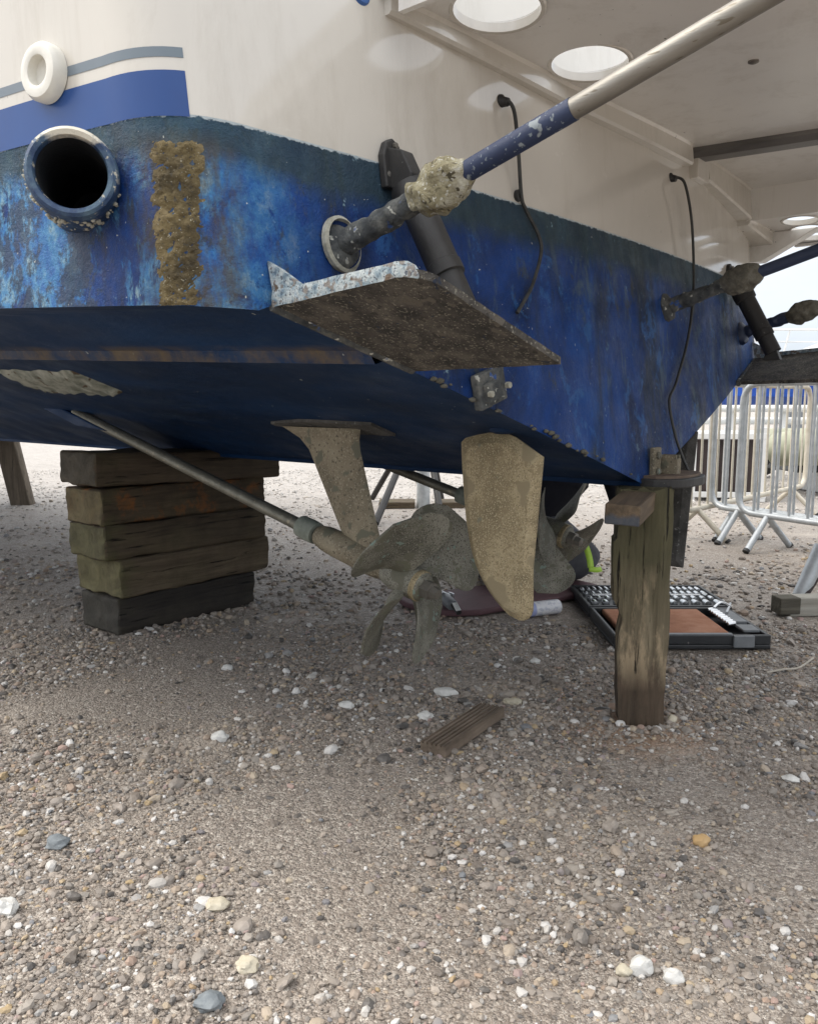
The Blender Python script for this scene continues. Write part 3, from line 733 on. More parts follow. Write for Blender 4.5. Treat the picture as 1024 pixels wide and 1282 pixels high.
# ================================================================== THE GROUND
CAMP = Vector((0, 0, .9)); PITCH = math.atan(141 / 1025)
def G(u, v, z=0):                     # where a sight line of the measured camera meets the ground
    x, k = (u - 512) / 1025, (641 - v) / 1025
    c, s = math.cos(PITCH), math.sin(PITCH)
    d = Vector((x, c + k * s, -s + k * c)); return CAMP + d * ((z - .9) / d.z)
def gh(x, y):
    r = math.hypot(x, y)
    if r > 14: return 0.
    return (.010 * noise.noise(Vector((x * 1.7, y * 1.7, 0))) + .005 * noise.noise(Vector((x * 5, y * 5, 3)))) * min(1, (14 - r) / 4)
def m_ground():
    n = NT('gritty_ground')
    big = n.noise(1.3, 6, .6)
    v1 = n.voro(170); v2 = n.voro(420); 
    def toned(v):
        s = n.n.new('ShaderNodeSeparateColor'); n.l.new(v, s.inputs[0])
        return n.ramp(s.outputs[0], [(0, (.06, .05, .042)), (.2, (.18, .153, .128)), (.6, (.325, .277, .235)), (.82, (.47, .41, .352)), (1, (.70, .65, .57))])
    c = n.mix(.5, toned(v1), toned(v2))
    c = n.mix(n.math('MULTIPLY', n.step(n.noise(55, 4, .7), .46, .6), .6), c, (.215, .176, .145))
    dust = n.math('MULTIPLY', n.step(n.noise(2.6, 5, .62, (1, 1, 1), 0, (3.3, .4, 0)), .57, .68), .55)
    c = n.mix(dust, c, (.44, .38, .322))
    c = n.mix(n.math('MULTIPLY', n.step(big, .5, .66), .35), c, (.165, .13, .10))
    dx, dy = n.math('SUBTRACT', n.axis(0), .643), n.math('SUBTRACT', n.axis(1), 2.19)
    rr = n.math('ADD', n.math('SQRT', n.math('ADD', n.math('MULTIPLY', dx, dx), n.math('MULTIPLY', dy, dy))), n.math('MULTIPLY', n.noise(14, 5, .7), .25))
    c = n.mix(n.math('MULTIPLY', n.step(rr, .40, .24), .6), c, (.36, .215, .125))
    far_lit = n.step(n.math('ADD', n.axis(1), n.math('MULTIPLY', n.noise(.8, 5, .6), 3.)), 6.2, 9.5)  # brightness of sunlit far ground, put into the colour with distance
    c = n.mix(n.math('MULTIPLY', far_lit, .45), c, n.ramp(n.noise(9, 8, .8), [(.36, (.30, .285, .27)), (.5, (.52, .50, .475)), (.64, (.66, .64, .62))]))
    h = n.math('ADD', n.math('MULTIPLY', n.voro(170, 'Distance'), -.7), n.math('MULTIPLY', n.voro(60, 'Distance'), -1.0))
    h = n.math('ADD', h, n.math('MULTIPLY', n.voro(420, 'Distance'), -.3))
    return n.out(c, n.ramp(n.noise(20, 3), [(.3, .5), (.7, .8)]), 0, h, .9, .006, .5)
def axis_pts():
    a = [-220, -120, -70, -40, -25, -18, -14]
    return a
gx = axis_pts() + [round(-12 + .12 * k, 3) for k in range(201)] + [-v for v in reversed(axis_pts())]
gy = [-30, -15, -8, -4, -2] + [round(-1 + .12 * k, 3) for k in range(125)] + [15, 18, 25, 40, 70, 120, 220, 400]
gm = MB(); gm.grid([[Vector((x, y, gh(x, y))) for x in gx] for y in gy])
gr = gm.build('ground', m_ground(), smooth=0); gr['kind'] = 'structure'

def m_gravel():
    n = NT('gravel_stones')
    g = n.n.new('ShaderNodeNewGeometry'); r = g.outputs['Random Per Island']
    cols = [(0, (0.054, 0.052, 0.050)), (.06, (0.099, 0.092, 0.088)), (.14, (0.180, 0.151, 0.127)), (.28, (0.261, 0.225, 0.191)), (.42, (0.333, 0.288, 0.249)), (.54, (0.225, 0.204, 0.182)), (.64, (0.387, 0.344, 0.297)), (.73, (0.306, 0.230, 0.177)), (.81, (0.441, 0.371, 0.287)), (.84, (0.396, 0.294, 0.163)), (.87, (0.378, 0.266, 0.239)), (.89, (0.180, 0.193, 0.210)), (.92, (0.486, 0.458, 0.421)), (1, (0.666, 0.651, 0.631))]
    c = n.ramp(r, cols)
    c = n.mix(n.math('MULTIPLY', n.noise(130, 4, .65), .55), c, n.mix(.45, c, (.16, .135, .11)))
    c = n.mix(n.math('MULTIPLY', n.step(n.noise(2.6, 5, .62, (1, 1, 1), 0, (3.3, .4, 0)), .53, .68), .5), c, (.43, .37, .305))
    far_lit = n.step(n.math('ADD', n.axis(1), n.math('MULTIPLY', n.noise(.8, 5, .6), 3.)), 6.2, 9.5)  # far stones paled to match: sunlight painted into their colour
    c = n.mix(n.math('MULTIPLY', far_lit, .7), c, (.5, .485, .46))
    return n.out(c, n.ramp(r, [(.1, .5), (.9, .8)]), 0, n.noise(260, 4, .7), .35, .002, .5)
def ico(sub):
    bm = bmesh.new(); bmesh.ops.create_icosphere(bm, subdivisions=sub, radius=1)
    v = np.array([x.co[:] for x in bm.verts], np.float32); f = np.array([[w.index for w in q.verts] for q in bm.faces], np.int32); bm.free(); return v, f
CLEAR = []                            # footprints kept clear of loose stones: (x, y, r)
def scatter(n, y0, y1, smed, ssig, smin, smax, sub, pw=0, half=.62, at=None):
    V, F = ico(sub); nv = len(V)
    Y = y0 + (y1 - y0) * rng.random(n * 2) ** (1 / (1 + pw)) if pw >= 0 else None
    keep = rng.random(len(Y)) < (half * Y + .35) / (half * y1 + .35); Y = Y[keep][:n]
    X = (rng.random(len(Y)) * 2 - 1) * (half * Y + .35)
    s = np.clip(np.exp(rng.normal(math.log(smed), ssig, len(Y))), smin, smax)
    dens = np.array([noise.noise(Vector((float(a) * 1.9, float(b) * 1.9, 9))) for a, b in zip(X, Y)])
    k = rng.random(len(Y)) < np.clip(.66 + dens * 1.5, .05, 1)
    for cx, cy, cr in CLEAR: k &= (X - cx) ** 2 + (Y - cy) ** 2 > cr * cr
    X, Y, s = X[k], Y[k], s[k]
    if at is not None:                 # stones pushed up against the foot of something
        X, Y = at[:, 0], at[:, 1]; s = np.clip(np.exp(rng.normal(math.log(smed), ssig, len(X))), smin, smax)
    m = len(X)
    Z = np.array([gh(float(a), float(b)) for a, b in zip(X, Y)])
    sc3 = np.stack([s * rng.uniform(.85, 1.35, m), s * rng.uniform(.7, 1.05, m), s * rng.uniform(.45, .8, m)], 1)
    lowf = np.sin(V @ rng.normal(0, 2.2, (3, m)) + rng.random(m) * 6.28).T
    jit = 1 + (rng.random((m, nv)) - .5) * (.42 if sub == 1 else .20) + lowf * (.1 if sub == 1 else .2)
    P = V[None] * jit[..., None] * sc3[:, None]
    t = rng.normal(0, .35, m); ct, st = np.cos(t)[:, None], np.sin(t)[:, None]
    y, z = P[..., 1] * ct - P[..., 2] * st, P[..., 1] * st + P[..., 2] * ct
    a = rng.random(m) * 6.283; ca, sa = np.cos(a)[:, None], np.sin(a)[:, None]
    x2, y2 = P[..., 0] * ca - y * sa, P[..., 0] * sa + y * ca
    out = np.stack([x2 + X[:, None], y2 + Y[:, None], z + (Z + sc3[:, 2] * rng.uniform(.0, .7, m))[:, None]], -1).reshape(-1, 3)
    fc = (F[None] + (np.arange(m) * nv)[:, None, None]).reshape(-1, 3)
    return out, fc

# ================================================================== THINGS ON THE GROUND
def sleeper(c, d, rotz, tilt, mat, label, seed, chips=()):
    bm = bmesh.new(); bmesh.ops.create_cube(bm, size=1)
    for v in bm.verts: v.co = Vector((v.co.x * d[0], v.co.y * d[1], v.co.z * d[2]))
    bmesh.ops.bevel(bm, geom=bm.edges[:], offset=.014, segments=3, profile=.6, affect='EDGES')
    bmesh.ops.subdivide_edges(bm, edges=[e for e in bm.edges if e.calc_length() > .05], cuts=11, use_grid_fill=True)
    for v in bm.verts:
        q = v.co + Vector((seed * 7, 0, 0))
        cn_ = abs(v.co.y) > d[1] * .42 and abs(v.co.z) > d[2] * .38 or abs(v.co.x) > d[0] * .46
        v.co += v.normal * (.0065 * noise.noise(Vector((q.x * 6, q.y * 14, q.z * 14))) + (.006 if cn_ else .003) * noise.noise(q * 38))
    me = bpy.data.meshes.new('timber_block'); bm.to_mesh(me); bm.free()
    o = put('timber_block', me, mat, None, smooth=40)
    o.matrix_world = Matrix.Translation(c) @ Matrix.Rotation(rotz, 4, 'Z') @ Matrix.Rotation(tilt, 4, 'Y')
    o.rotation_mode = 'XYZ'
    return tag(o, label, 'timber block', 'timber blocks stacked under the keel')
BM = boat.matrix_basis.copy()
def BW(x, y, z): 
    a = R(50.19); return Vector((.653 + x * math.cos(a) - y * math.sin(a), 2.25 + x * math.sin(a) + y * math.cos(a), z))
dk = [(.016, .012, .009), (.05, .039, .028)]
W1 = m_wood('tarred_timber', (.038, .028, .019), (.13, .096, .064), (.075, .066, .05), .8, .3)
W2 = m_wood('rust_stained_timber', (.034, .025, .016), (.13, .095, .058), (.16, .13, .07), .8, .55, (.27, .095, .02))
W3 = m_wood('mossy_timber', (.036, .027, .018), (.13, .098, .062), (.125, .115, .06), .8, .75)
W4 = m_wood('brown_mossy_timber', (.052, .038, .025), (.18, .138, .09), (.15, .135, .07), .85, .7)
W5 = m_wood('black_timber', (.015, .013, .012), (.055, .045, .036), (.06, .055, .045), .75, .25, None)
lv = [0, .148, .295, .428, .566]
hts = [.143, .143, .129, .134, .122]
spec = [(-.525, .14, W5, 0, 0, 'blackest block, bottom of the timber stack, resting on the gravel'),
        (-.52, .225, W4, R(1.5), 0, 'wide brown weathered block with mossy end, second from the bottom of the timber stack'),
        (-.56, .21, W3, R(-1), R(0), 'greenish middle block, third up in the stack of five timbers'),
        (-.565, .225, W2, R(.6), R(0), 'block with orange rust stains, second from the top of the timber stack'),
        (-.585, .30, W1, R(-.8), R(1.6), 'longest dark block, topmost of the timber stack and touching the keel')]
for i, (xa, xb, w, rz, tl, lab) in enumerate(spec):
    zc = lv[i] + hts[i] / 2 + (.002 if i < 4 else .004)
    c = BW((xa + xb) / 2, 1.99 + (.012 if i % 2 else -.004), zc)
    sleeper(c, (xb - xa, (.27, .31, .27, .26, .27)[i], hts[i] + .003), R(50.19) + rz, tl, w, lab, i + 1)

# upright post under the keel
def m_post():
    n = NT('weathered_post'); z = n.axis(2)
    g = n.noise(2.2, 8, .7, (20, 20, 1.2), .6)
    c = n.ramp(g, [(.3, (.075, .06, .04)), (.5, (.165, .135, .088)), (.72, (.27, .225, .15))])
    gn = n.math('MULTIPLY', n.step(n.math('ADD', z, n.math('MULTIPLY', n.noise(7, 5, .6), .25)), .40, .62), .8)
    c = n.mix(gn, c, n.ramp(n.noise(14, 6, .7, (1, 1, .3)), [(.3, (.045, .045, .023)), (.7, (.12, .11, .06))]))
    zz = n.math('ADD', z, n.math('MULTIPLY', n.noise(9, 6, .7, (1.6, 1.6, .5)), .3))
    wet = n.step(zz, .37, .29)
    c = n.mix(n.math('MULTIPLY', wet, .85), c, n.ramp(n.noise(20, 5, .7, (1, 1, .3)), [(.3, (.022, .016, .012)), (.7, (.095, .064, .045))]))
    pale = n.math('MULTIPLY', n.step(n.noise(10, 6, .7, (1.6, 1.6, .4), 0, (4, 2, 1)), .50, .60), n.math('MULTIPLY', n.step(z, .46, .36), n.step(z, .10, .2)))
    c = n.mix(n.math('MULTIPLY', pale, .8), c, (.40, .31, .20))
    crack = n.step(n.noise(3, 5, .6, (26, 26, 1.3), .4, (1, 1, 1)), .34, .40)
    c = n.mix(crack, (.012, .010, .008), c)
    return n.out(c, .85, 0, n.math('ADD', g, crack), .9, .010, .3)
pb = MB(); rows = []
sec = [(-.066, -.05), (.042, -.062), (.070, -.052), (.068, .05), (.03, .066), (-.06, .056)]
dsec = []
for i in range(len(sec)):
    a, b = Vector(sec[i]), Vector(sec[(i + 1) % len(sec)])
    for k in range(6): dsec.append(a.lerp(b, k / 6))
for k in range(61):
    z = -.01 + .672 * k / 60; row = []
    for i, p in enumerate(dsec):
        x, y = p
        if x < -.03: x -= .016 * (1 if z > .36 else max(0, (z - .30) / .06)) * (1 if z < .52 else .4) - .012 * max(0, 1 - abs(z - .30) / .05) - .012 * max(0, (.28 - z) / .28)
        q = Vector((x * 14, y * 14, z * 5))
        d = 1 + .08 * noise.noise(q) + .035 * noise.noise(q * 4)
        row.append(Vector((x * d, y * d, z + (.012 * noise.noise(Vector((x * 40, y * 40, 0))) if k == 60 or k == 0 else 0))))
    rows.append(row)
pb.grid(rows, True); pb.add(rows[-1], [tuple(range(len(rows[-1])))])
po = pb.build('timber_post', m_post(), None, smooth=35, loc=(.643, 2.225, 0), rot=(0, 0, R(-6)))
tag(po, 'weathered upright timber post propping the keel at the transom', 'timber post')
wd = MB(); wd.box((0, 0, 0), (.086, .25, .052))
MTw = NT('painted_offcut'); cw = MTw.ramp(MTw.noise(2.4, 7, .65, (18, 1.4, 18), .5), [(.3, (.05, .036, .022)), (.7, (.17, .12, .075))])
cw = MTw.mix(MTw.math('MULTIPLY', .55, MTw.math('MULTIPLY', MTw.step(MTw.math('ADD', MTw.axis(2), MTw.math('MULTIPLY', MTw.noise(25, 4), .04)), .022, .010), MTw.step(MTw.axis(1), -.122, -.1245))), cw, (.04, .075, .12))
wo = wd.build('timber_wedge', MTw.out(cw, .8, 0, MTw.noise(3, 6, .6, (20, 2, 20)), .5, .005), None, bevel=.004, loc=(.572, 2.088, .626), rot=(R(2.6), R(2), R(-25)))
tag(wo, 'short square timber packing piece with blue-painted end, atop the post under the keel', 'timber wedge')

# grooved decking offcut
of = MB(); w, L, t = .078, .30, .030
prof = [(-w / 2, 0), (w / 2, 0), (w / 2, t - .003)]
ng = 5
for k in range(ng):
    xr = w / 2 - .004 - k * (w - .008) / ng; s = (w - .008) / ng
    prof += [(xr, t), (xr - s * .5, t), (xr - s * .6, t - .006), (xr - s * .9, t - .006)]
prof += [(-w / 2 + .003, t), (-w / 2, t - .003)]
of.prism(prof, (0, 0, 0), (1, 0, 0), (0, 0, 1), (0, 1, 0), L)
fo = of.build('decking_offcut', m_wood('grooved_decking', (.075, .055, .04), (.24, .185, .14), None, .75, .35, None, 1), None, loc=(.150, 2.108, .006), rot=(R(2), R(-3), R(-36)))
tag(fo, 'short grooved decking offcut lying on open gravel in front of the propeller', 'timber offcut')

# kneeling mat
mt = MB(); o2 = bez((0, .17), (-.06, 0), (.10, -.16), 10) + bez((.2, -.19), (.5, -.16), (.86, -.13), 8) + bez((.95, -.10), (.95, .14), (.86, .17), 8) + bez((.6, .2), (.3, .2), (0, .17), 6)[:-1]
mt.prism(o2, (0, 0, .016), (1, 0, 0), (0, 1, 0), (0, 0, 1), .026)
mo = mt.build('kneeling_mat', MT['maroon'], None, bevel=.008, loc=(.03, 3.385, .006), rot=(0, 0, R(27)))
tag(mo, 'flat maroon kneeling mat on the gravel below the rudder', 'kneeling mat')

# spray can lying in front of the mat
cn = thing('spray_can', 'white spray can with violet ring lying beside the maroon mat', 'spray can', (.545, 3.335, .034))
cdir = Vector((.92, .40, .0)).normalized()
def can_part(prof, name, mat, par):
    b = MB(); b.lathe(prof, (0, 0, 0), (0, 0, 1), 26); o = b.build(name, mat, par, smooth=35)
    return o
cn.rotation_euler = Vector((cdir.x, cdir.y, 0)).to_track_quat('-Z', 'Y').to_euler()
can_part([(0, -.095), (.027, -.095), (.031, -.09), (.031, .062), (.030, .066)], 'can_body', MT['can'], cn).location = (0, 0, 0)
can_part([(.030, .066), (.024, .075), (.018, .08)], 'can_shoulder', MT['chrome'], cn)
can_part([(.024, .078), (.024, .090), (.019, .091)], 'can_ring', MT['purple'], cn)
can_part([(.019, .088), (.019, .110), (.014, .125), (.0, .126)], 'can_cap', MT['cap_white'], cn)

# grey hand tool on the mat
ht = thing('hand_tool', 'small grey hand tool with striped grip lying at the edge of the mat', 'hand tool', (.165, 3.36, .058), R(35))
b = MB(); b.lathe([(0, -.06), (.021, -.058), (.025, -.04), (.025, .035), (.018, .05), (.0, .052)], (0, 0, .0), (.3, .95, .1), 20); b.build('tool_body', MT['case_grey'], ht, smooth=40)
b = MB(); b.tube([(-.015, -.05, .0), (-.03, -.11, -.02)], .012, 14); b.build('grip', MT['rubber'], ht, smooth=40)
for k in (-1, 0, 1):
    b = MB(); b.tube([(-.019 + k * .009, -.066, .010), (-.036 + k * .009, -.115, -.008)], .0032, 8); b.build('white_strip', MT['cap_white'], ht, smooth=40)
b = MB(); b.box((.02, .055, .022), (.055, .04, .012), Matrix.Rotation(R(25), 3, 'Y')); b.box((.05, .045, .005), (.01, .035, .035)); b.build('metal_head', MT['chrome'], ht, bevel=.003)

# open socket set
tc = thing('tool_case', 'open black socket set case lying on the gravel behind the timber post', 'tool case', (1.05, 3.28, .006))
def tray(y0, y1, x0, x1, h, name):
    b = MB(); b.box(((x0 + x1) / 2, (y0 + y1) / 2, .008), (x1 - x0, y1 - y0, .016))
    t = .014
    b.box(((x0 + x1) / 2, y0 + t / 2, h / 2 + .008), (x1 - x0, t, h - .016)); b.box(((x0 + x1) / 2, y1 - t / 2, h / 2 + .008), (x1 - x0, t, h - .016))
    b.box((x0 + t / 2, (y0 + y1) / 2, h / 2 + .008), (t, y1 - y0 - 2 * t - .002, h - .016)); b.box((x1 - t / 2, (y0 + y1) / 2, h / 2 + .008), (t, y1 - y0 - 2 * t - .002, h - .016))
    return b.build(name, MT['case'], tc, bevel=.004)
lid = tray(-.42, -.015, -.31, .255, .052, 'case_lid'); base = tray(.015, .40, -.31, .285, .05, 'case_base')
b = MB(); b.box((-.075, -.215, .040), (.385, .34, .026)); b.build('foam_sheet', MT['foam'], lid, bevel=.006)
b = MB(); b.box((-.075, -.413, .0545), (.38, .018, .005)); b.build('pale_edge', MT['case_grey'], lid)
for c_1, d_1 in (((.208, -.15, .050), (.06, .2, .014)), ((.155, -.425, .030), (.075, .012, .044)), ((.205, -.33, .052), (.06, .08, .01))):
    b = MB(); b.box(c_1, d_1); b.build('latch', MT['case_grey'], lid, bevel=.003)
b = MB(); b.box((-.02, .21, .026), (.56, .33, .02)); b.build('insert', MT['case'], base, bevel=.003)
for r_, (yy, nn, rad, ln) in enumerate(((.335, 20, .0095, .05), (.255, 18, .010, .045), (.165, 15, .011, .042), (.085, 12, .014, .05))):
    for k in range(nn):
        q = MB(); x = -.27 + .52 * k / (nn - 1); q.lathe([(0, 0), (rad, .001), (rad, ln * .7), (rad * .8, ln), (0, ln)], (x, yy - ln / 2, .044), (0, 1, 0), 10)
        q.build('socket', MT['chrome'], base, smooth=40)
for k in range(3):
    q = MB(); y = .125 - .0 + .005 * k; q.tube([(-.25 + .17 * k, .21, .047), (-.12 + .17 * k, .212, .047)], .0055, 10); q.lathe([(.012, -.008), (.014, 0), (.012, .008), (0, .009)], (-.10 + .17 * k, .212, .046), (0, 0, 1), 12); q.build('ratchet', MT['chrome'], base, smooth=40)
b = MB()
for k in range(9): b.lathe([(0, 0), (.008, .001), (.008, .03), (0, .031)], (.155, -.27 + .026 * k, .052), (1, .15, .1), 8)
b.build('bit_row', MT['chrome'], lid, smooth=40)
b = MB(); b.tube(smooth_path([(.18, -.06, .06), (.22, -.03, .075), (.255, -.05, .06)]), .006, 10); b.tube([(.20, -.14, .06), (.27, .0, .062)], .006, 10); b.build('tool_bar', MT['chrome'], lid, smooth=40)

# pale timber chock and grey prop at the right edge
ck = MB(); ck.box((0, 0, .044), (.34, .085, .078))
co = ck.build('timber_chock', m_wood('whitewashed_timber', (.25, .235, .20), (.45, .43, .38), None, .85, .25), None, bevel=.005, loc=(1.745, 3.365, .0), rot=(0, 0, R(6)))
tag(co, 'pale grey timber chock lying on the gravel at the right edge of the photo', 'timber chock')
ce = MB(); ce.box((-.1715, -.008, .05), (.09, .075, .07)); ce.build('dark_end', m_wood('dirty_timber_end', (.05, .045, .035), (.16, .145, .115), None, .9, .4), co, bevel=.004)
pr_ = thing('steel_prop', 'pale grey leaning steel prop standing behind the timber chock', 'steel prop', (1.80, 3.60, 0))
b = MB(); b.tube([(-.04, 0, .02), (.07, .05, .24)], .034, 16); b.build('tube', MT['galv'], pr_, smooth=40)
b = MB(); b.box((0, 0, .012), (.14, .12, .016)); b.build('foot_plate', MT['galv_old'], pr_, bevel=.003)
b = MB(); b.tube([(-.03, -.03, .03), (.04, .02, .10)], .012, 10); b.build('lever', MT['dark_brown'], pr_, smooth=40)

# far props
sp = MB(); rows = []
sp.prism([(-.085, -.07), (.085, -.07), (.085, .0), (.07, .07), (-.08, .07)], (0, 0, 0), (1, 0, 0), (0, 1, 0), Vector((-.115, 0, .6)).normalized(), 1.2)
so_ = sp.build('shore_post', m_wood('grey_shore_timber', (.07, .055, .04), (.20, .16, .12), None, .85, .2, None, 2), None, bevel=.01, loc=(-3.43, 7.0, .585))
tag(so_, 'leaning grey shore post under the hull at the left edge of the photo', 'shore post')
st = thing('boat_stand', 'steel boat stand seen under the hull, between shaft bracket and rudder', 'boat stand', (.12, 6.8, 0))
b = MB(); b.tube([(0, 0, .0), (0, 0, 1.45)], .055, 16); b.build('post', MT['galv'], st, smooth=40)
for dx, dy in ((-.36, -1.0), (.17, .45), (.12, -.75), (-.45, .5)):
    b = MB(); b.tube([(0, 0, .82), (dx, dy, .02)], .026, 10); b.build('leg', MT['ram'], st, smooth=40)
for dx in (-.22, .25):
    b = MB(); b.box((dx, .05, .03), (.3, .25, .05)); b.build('foot_board', W4, st, bevel=.005)
b = MB(); b.box((0, 0, 1.47), (.25, .25, .05)); b.build('pad', W4, st, bevel=.01)

# ------------------------------------------------------------------ crowd barriers
def barrier(P0, d, label, mat, first=False):
    t = thing('crowd_barrier', label, 'barrier', (P0[0], P0[1], 0), math.atan2(d[1], d[0]), 'crowd barriers stacked by the stern')
    L, z0, z1, r = 2.2, .205, 1.0, .019; c = .13
    path = bez((0, 0, z0 + c), (0, 0, z0), (c, 0, z0), 6) + bez((L - c, 0, z0), (L, 0, z0), (L, 0, z0 + c), 6) + bez((L, 0, z1 - c), (L, 0, z1), (L - c, 0, z1), 6) + bez((c, 0, z1), (0, 0, z1), (0, 0, z1 - c), 6)
    path.append(path[0])
    b = MB(); b.tube(path, r, 12, False); b.build('frame', mat, t, smooth=60)
    bars = MB(); bars.tube([(0, 0, z0), (0, 0, z1)], .0085, 8); me0 = None
    nb = 17
    for k in range(nb):
        x = .12 + (L - .24) * k / (nb - 1)
        if me0 is None:
            o = bars.build('bar', mat, t, smooth=60); me0 = o.data
        else:
            o = bpy.data.objects.new('bar', me0); COL.objects.link(o); o.parent = t
        o.location = (x, 0, 0)
    for x in (.22, L - .3):
        for s in (-1, 1):
            b = MB(); b.tube([(x, 0, z0 - .005), (x + .02, s * .19, .012)], .0185, 12); f = b.build('foot', mat, t, smooth=60)
            b = MB(); b.tube([(x + .02, s * .19, .018), (x + .0215, s * .204, .005)], .0195, 12); b.build('rubber_cap', MT['rubber'], f, smooth=60)
    return t
d = Vector((.479, -.878))
def bar_at(k, off): p = Vector((2.06, 5.1)) + d * (-k) + Vector((.878, .479)) * off; return p
barrier(bar_at(-.02, -.02), d, 'frontmost galvanised crowd barrier, its rounded corner nearest the camera', MT['galv'])
barrier(bar_at(.25, .05), d, 'galvanised crowd barrier, second from the front of the leaning row', MT['galv'])
barrier(bar_at(.34, .13), d, 'galvanised crowd barrier third in the row, reaching farthest left behind the hull', MT['galv'])
barrier((1.70, 5.05), Vector((.69, .72)).normalized(), 'cream stained crowd barrier standing at an angle behind the galvanised row', MT['galv_old'])

# ------------------------------------------------------------------ beyond the barriers
cr = thing('panelled_crate', 'dark brown panelled crate with white frame behind the barriers', 'crate', (2.86, 7.5, 0), R(-8))
b = MB(); b.box((0, 0, .30), (.56, .5, .5)); b.build('panel', MT['dark_brown'], cr, bevel=.006)
b = MB()
for x in (-.30, -.02, .30): b.box((x, -.27, .33), (.05, .035, .66))
for z in (.06, .58): b.box((0, -.275, z), (.66, .03, .05))
b.build('frame', MT['white_paint'], cr, bevel=.004)

tl = thing('boat_trailer', 'white framed empty boat trailer behind the crowd barriers', 'trailer', (4.3, 9.2, 0), R(3))
def bars_(lst, name, mat, par):
    b = MB()
    for a, c, r in lst: b.tube([a, c], r, 10)
    return b.build(name, mat, par, smooth=40)
for k, (z, y) in enumerate(((.80, 0), (.66, .1), (.52, -.05), (.40, .05))):
    bars_([((-1.6, y, z), (2.6, y, z), .04)], 'beam', MT['white_paint'], tl)
for x in (-1.4, -.7, -.1, .6, 1.5, 2.4): bars_([((x, .05, .0), (x, .05, .82), .035)], 'upright', MT['white_paint'], tl)
for x in (-.2, 1.1):
    b = MB(); b.lathe([(0, -.09), (.17, -.09), (.24, -.07), (.26, 0), (.24, .07), (.17, .09), (0, .09)], (x, .35, .26), (0, 1, 0), 24); b.build('wheel', MT['rubber'], tl, smooth=40)

tn = thing('inflatable_tender', 'pale olive inflatable tender on white chocks behind the barriers', 'dinghy', (4.1, 7.9, 0), R(4))
b = MB(); b.tube(smooth_path([(-.62, -.1, .43), (-.5, -.25, .45), (.2, -.32, .45), (1.6, -.32, .45)]), .16, 16); b.tube([(-.5, .5, .45), (1.6, .5, .45)], .16, 16); b.build('tube', MT['olive'], tn, smooth=50)
b = MB(); b.box((.5, .05, .30), (2.0, .6, .16), taper=.9); b.build('floor', MT['rubber'], tn, bevel=.02)
for x in (-.1, .5, 1.2):
    b = MB(); b.box((x, 0, .11), (.14, .9, .2)); b.build('chock', MT['white_paint'], tn, bevel=.01)
b = MB()
for z in (.06, .16): b.box((.55, -.5, z), (1.9, .05, .04))
b.build('cradle_rail', MT['white_paint'], tn, bevel=.005)
fd = MB(); fd.blob((0, 0, 0), (.10, .10, .12), 3, .05, 2, 3)
fo_ = fd.build('fender', MT['orange'], None, smooth=0, loc=(4.06, 7.62, .725)); tag(fo_, 'small orange fender resting on the tender behind the barriers at the right edge', 'fender')
q = MB(); q.tube([(0, 0, .10), (0, 0, .20)], .05, 14); q.build('lime_cap', MT['hivis'], fo_, smooth=40)

# white cruiser far behind
mc = thing('cabin_cruiser', 'distant white cabin cruiser with bright blue bottom standing ashore at the right edge', 'boat', (12.4, 20, 0), R(4))
hu = MB(); secs = []
for k in range(21):
    t = k / 20; x = -5.4 + 10.6 * t; w = 1.65 * (1 - max(0, (.25 - t) / .25) ** 2.2) * (1 if t < .9 else .97)
    w = max(w, .02); rise = .25 * max(0, (.3 - t) / .3) ** 2
    secs.append([Vector((x - rise * .6, -w, 1.86 + rise)), Vector((x, -w * .93, 1.19 + rise * .3)), Vector((x, -w * .82, .95 + rise * .2)), Vector((x, 0, .58 + rise)), Vector((x, w * .82, .95 + rise * .2)), Vector((x, w * .93, 1.19 + rise * .3)), Vector((x - rise * .6, w, 1.86 + rise))])
hu.grid([s[0:2] for s in secs]); hu.grid([s[5:7] for s in secs]); hu.add(secs[-1], [tuple(range(7))])
for a, b_ in zip(secs[:-1], secs[1:]): hu.add([a[0], a[6], b_[6], b_[0]], [(0, 1, 2, 3)])
hu.build('topsides', MT['white_paint'], mc, smooth=30)
bb = MB(); bb.grid([[p + Vector((0, 0, -.001)) for p in s[1:6]] for s in secs]); bb.build('hull_bottom', MT['boat_blue'], mc, smooth=30)
cb = MB(); cb.prism([(-3.2, 1.86), (5.0, 1.86), (5.0, 2.62), (-.6, 2.66), (-1.6, 2.45)], (0, 0, 0), (1, 0, 0), (0, 0, 1), (0, 1, 0), 2.5); cbo = cb.build('cabin', MT['white_paint'], mc, bevel=.05)
for x0, x1 in ((-2.1, -.5), (-.3, 1.3), (1.5, 3.1), (3.3, 4.7)):
    w_ = MB(); w_.prism([(x0 + .25 * (x0 < -2), 2.14), (x1, 2.14), (x1, 2.44), (x0 + (.9 if x0 < -2 else 0), 2.42)], (0, -1.262, 0), (1, 0, 0), (0, 0, 1), (0, 1, 0), .03); w_.build('window', MT['glass'], cbo)
fb = MB(); fb.prism([(-.4, 2.63), (4.4, 2.63), (4.4, 2.9), (.3, 2.92)], (0, 0, 0), (1, 0, 0), (0, 0, 1), (0, 1, 0), 2.3); fb.build('flybridge', MT['white_paint'], mc, bevel=.05)
cv = MB(); cv.prism([(.2, 2.92), (4.2, 2.9), (4.0, 3.16), (2.2, 3.24), (.8, 3.14)], (0, 0, 0), (1, 0, 0), (0, 0, 1), (0, 1, 0), 2.0); cv.build('canvas_cover', MT['canvas'], mc, bevel=.04)
rl = []
for k in range(9):
    x = -5.0 + k * .75; rl.append(((x, -1.35, 1.9), (x + .12, -1.35, 2.42), .02))
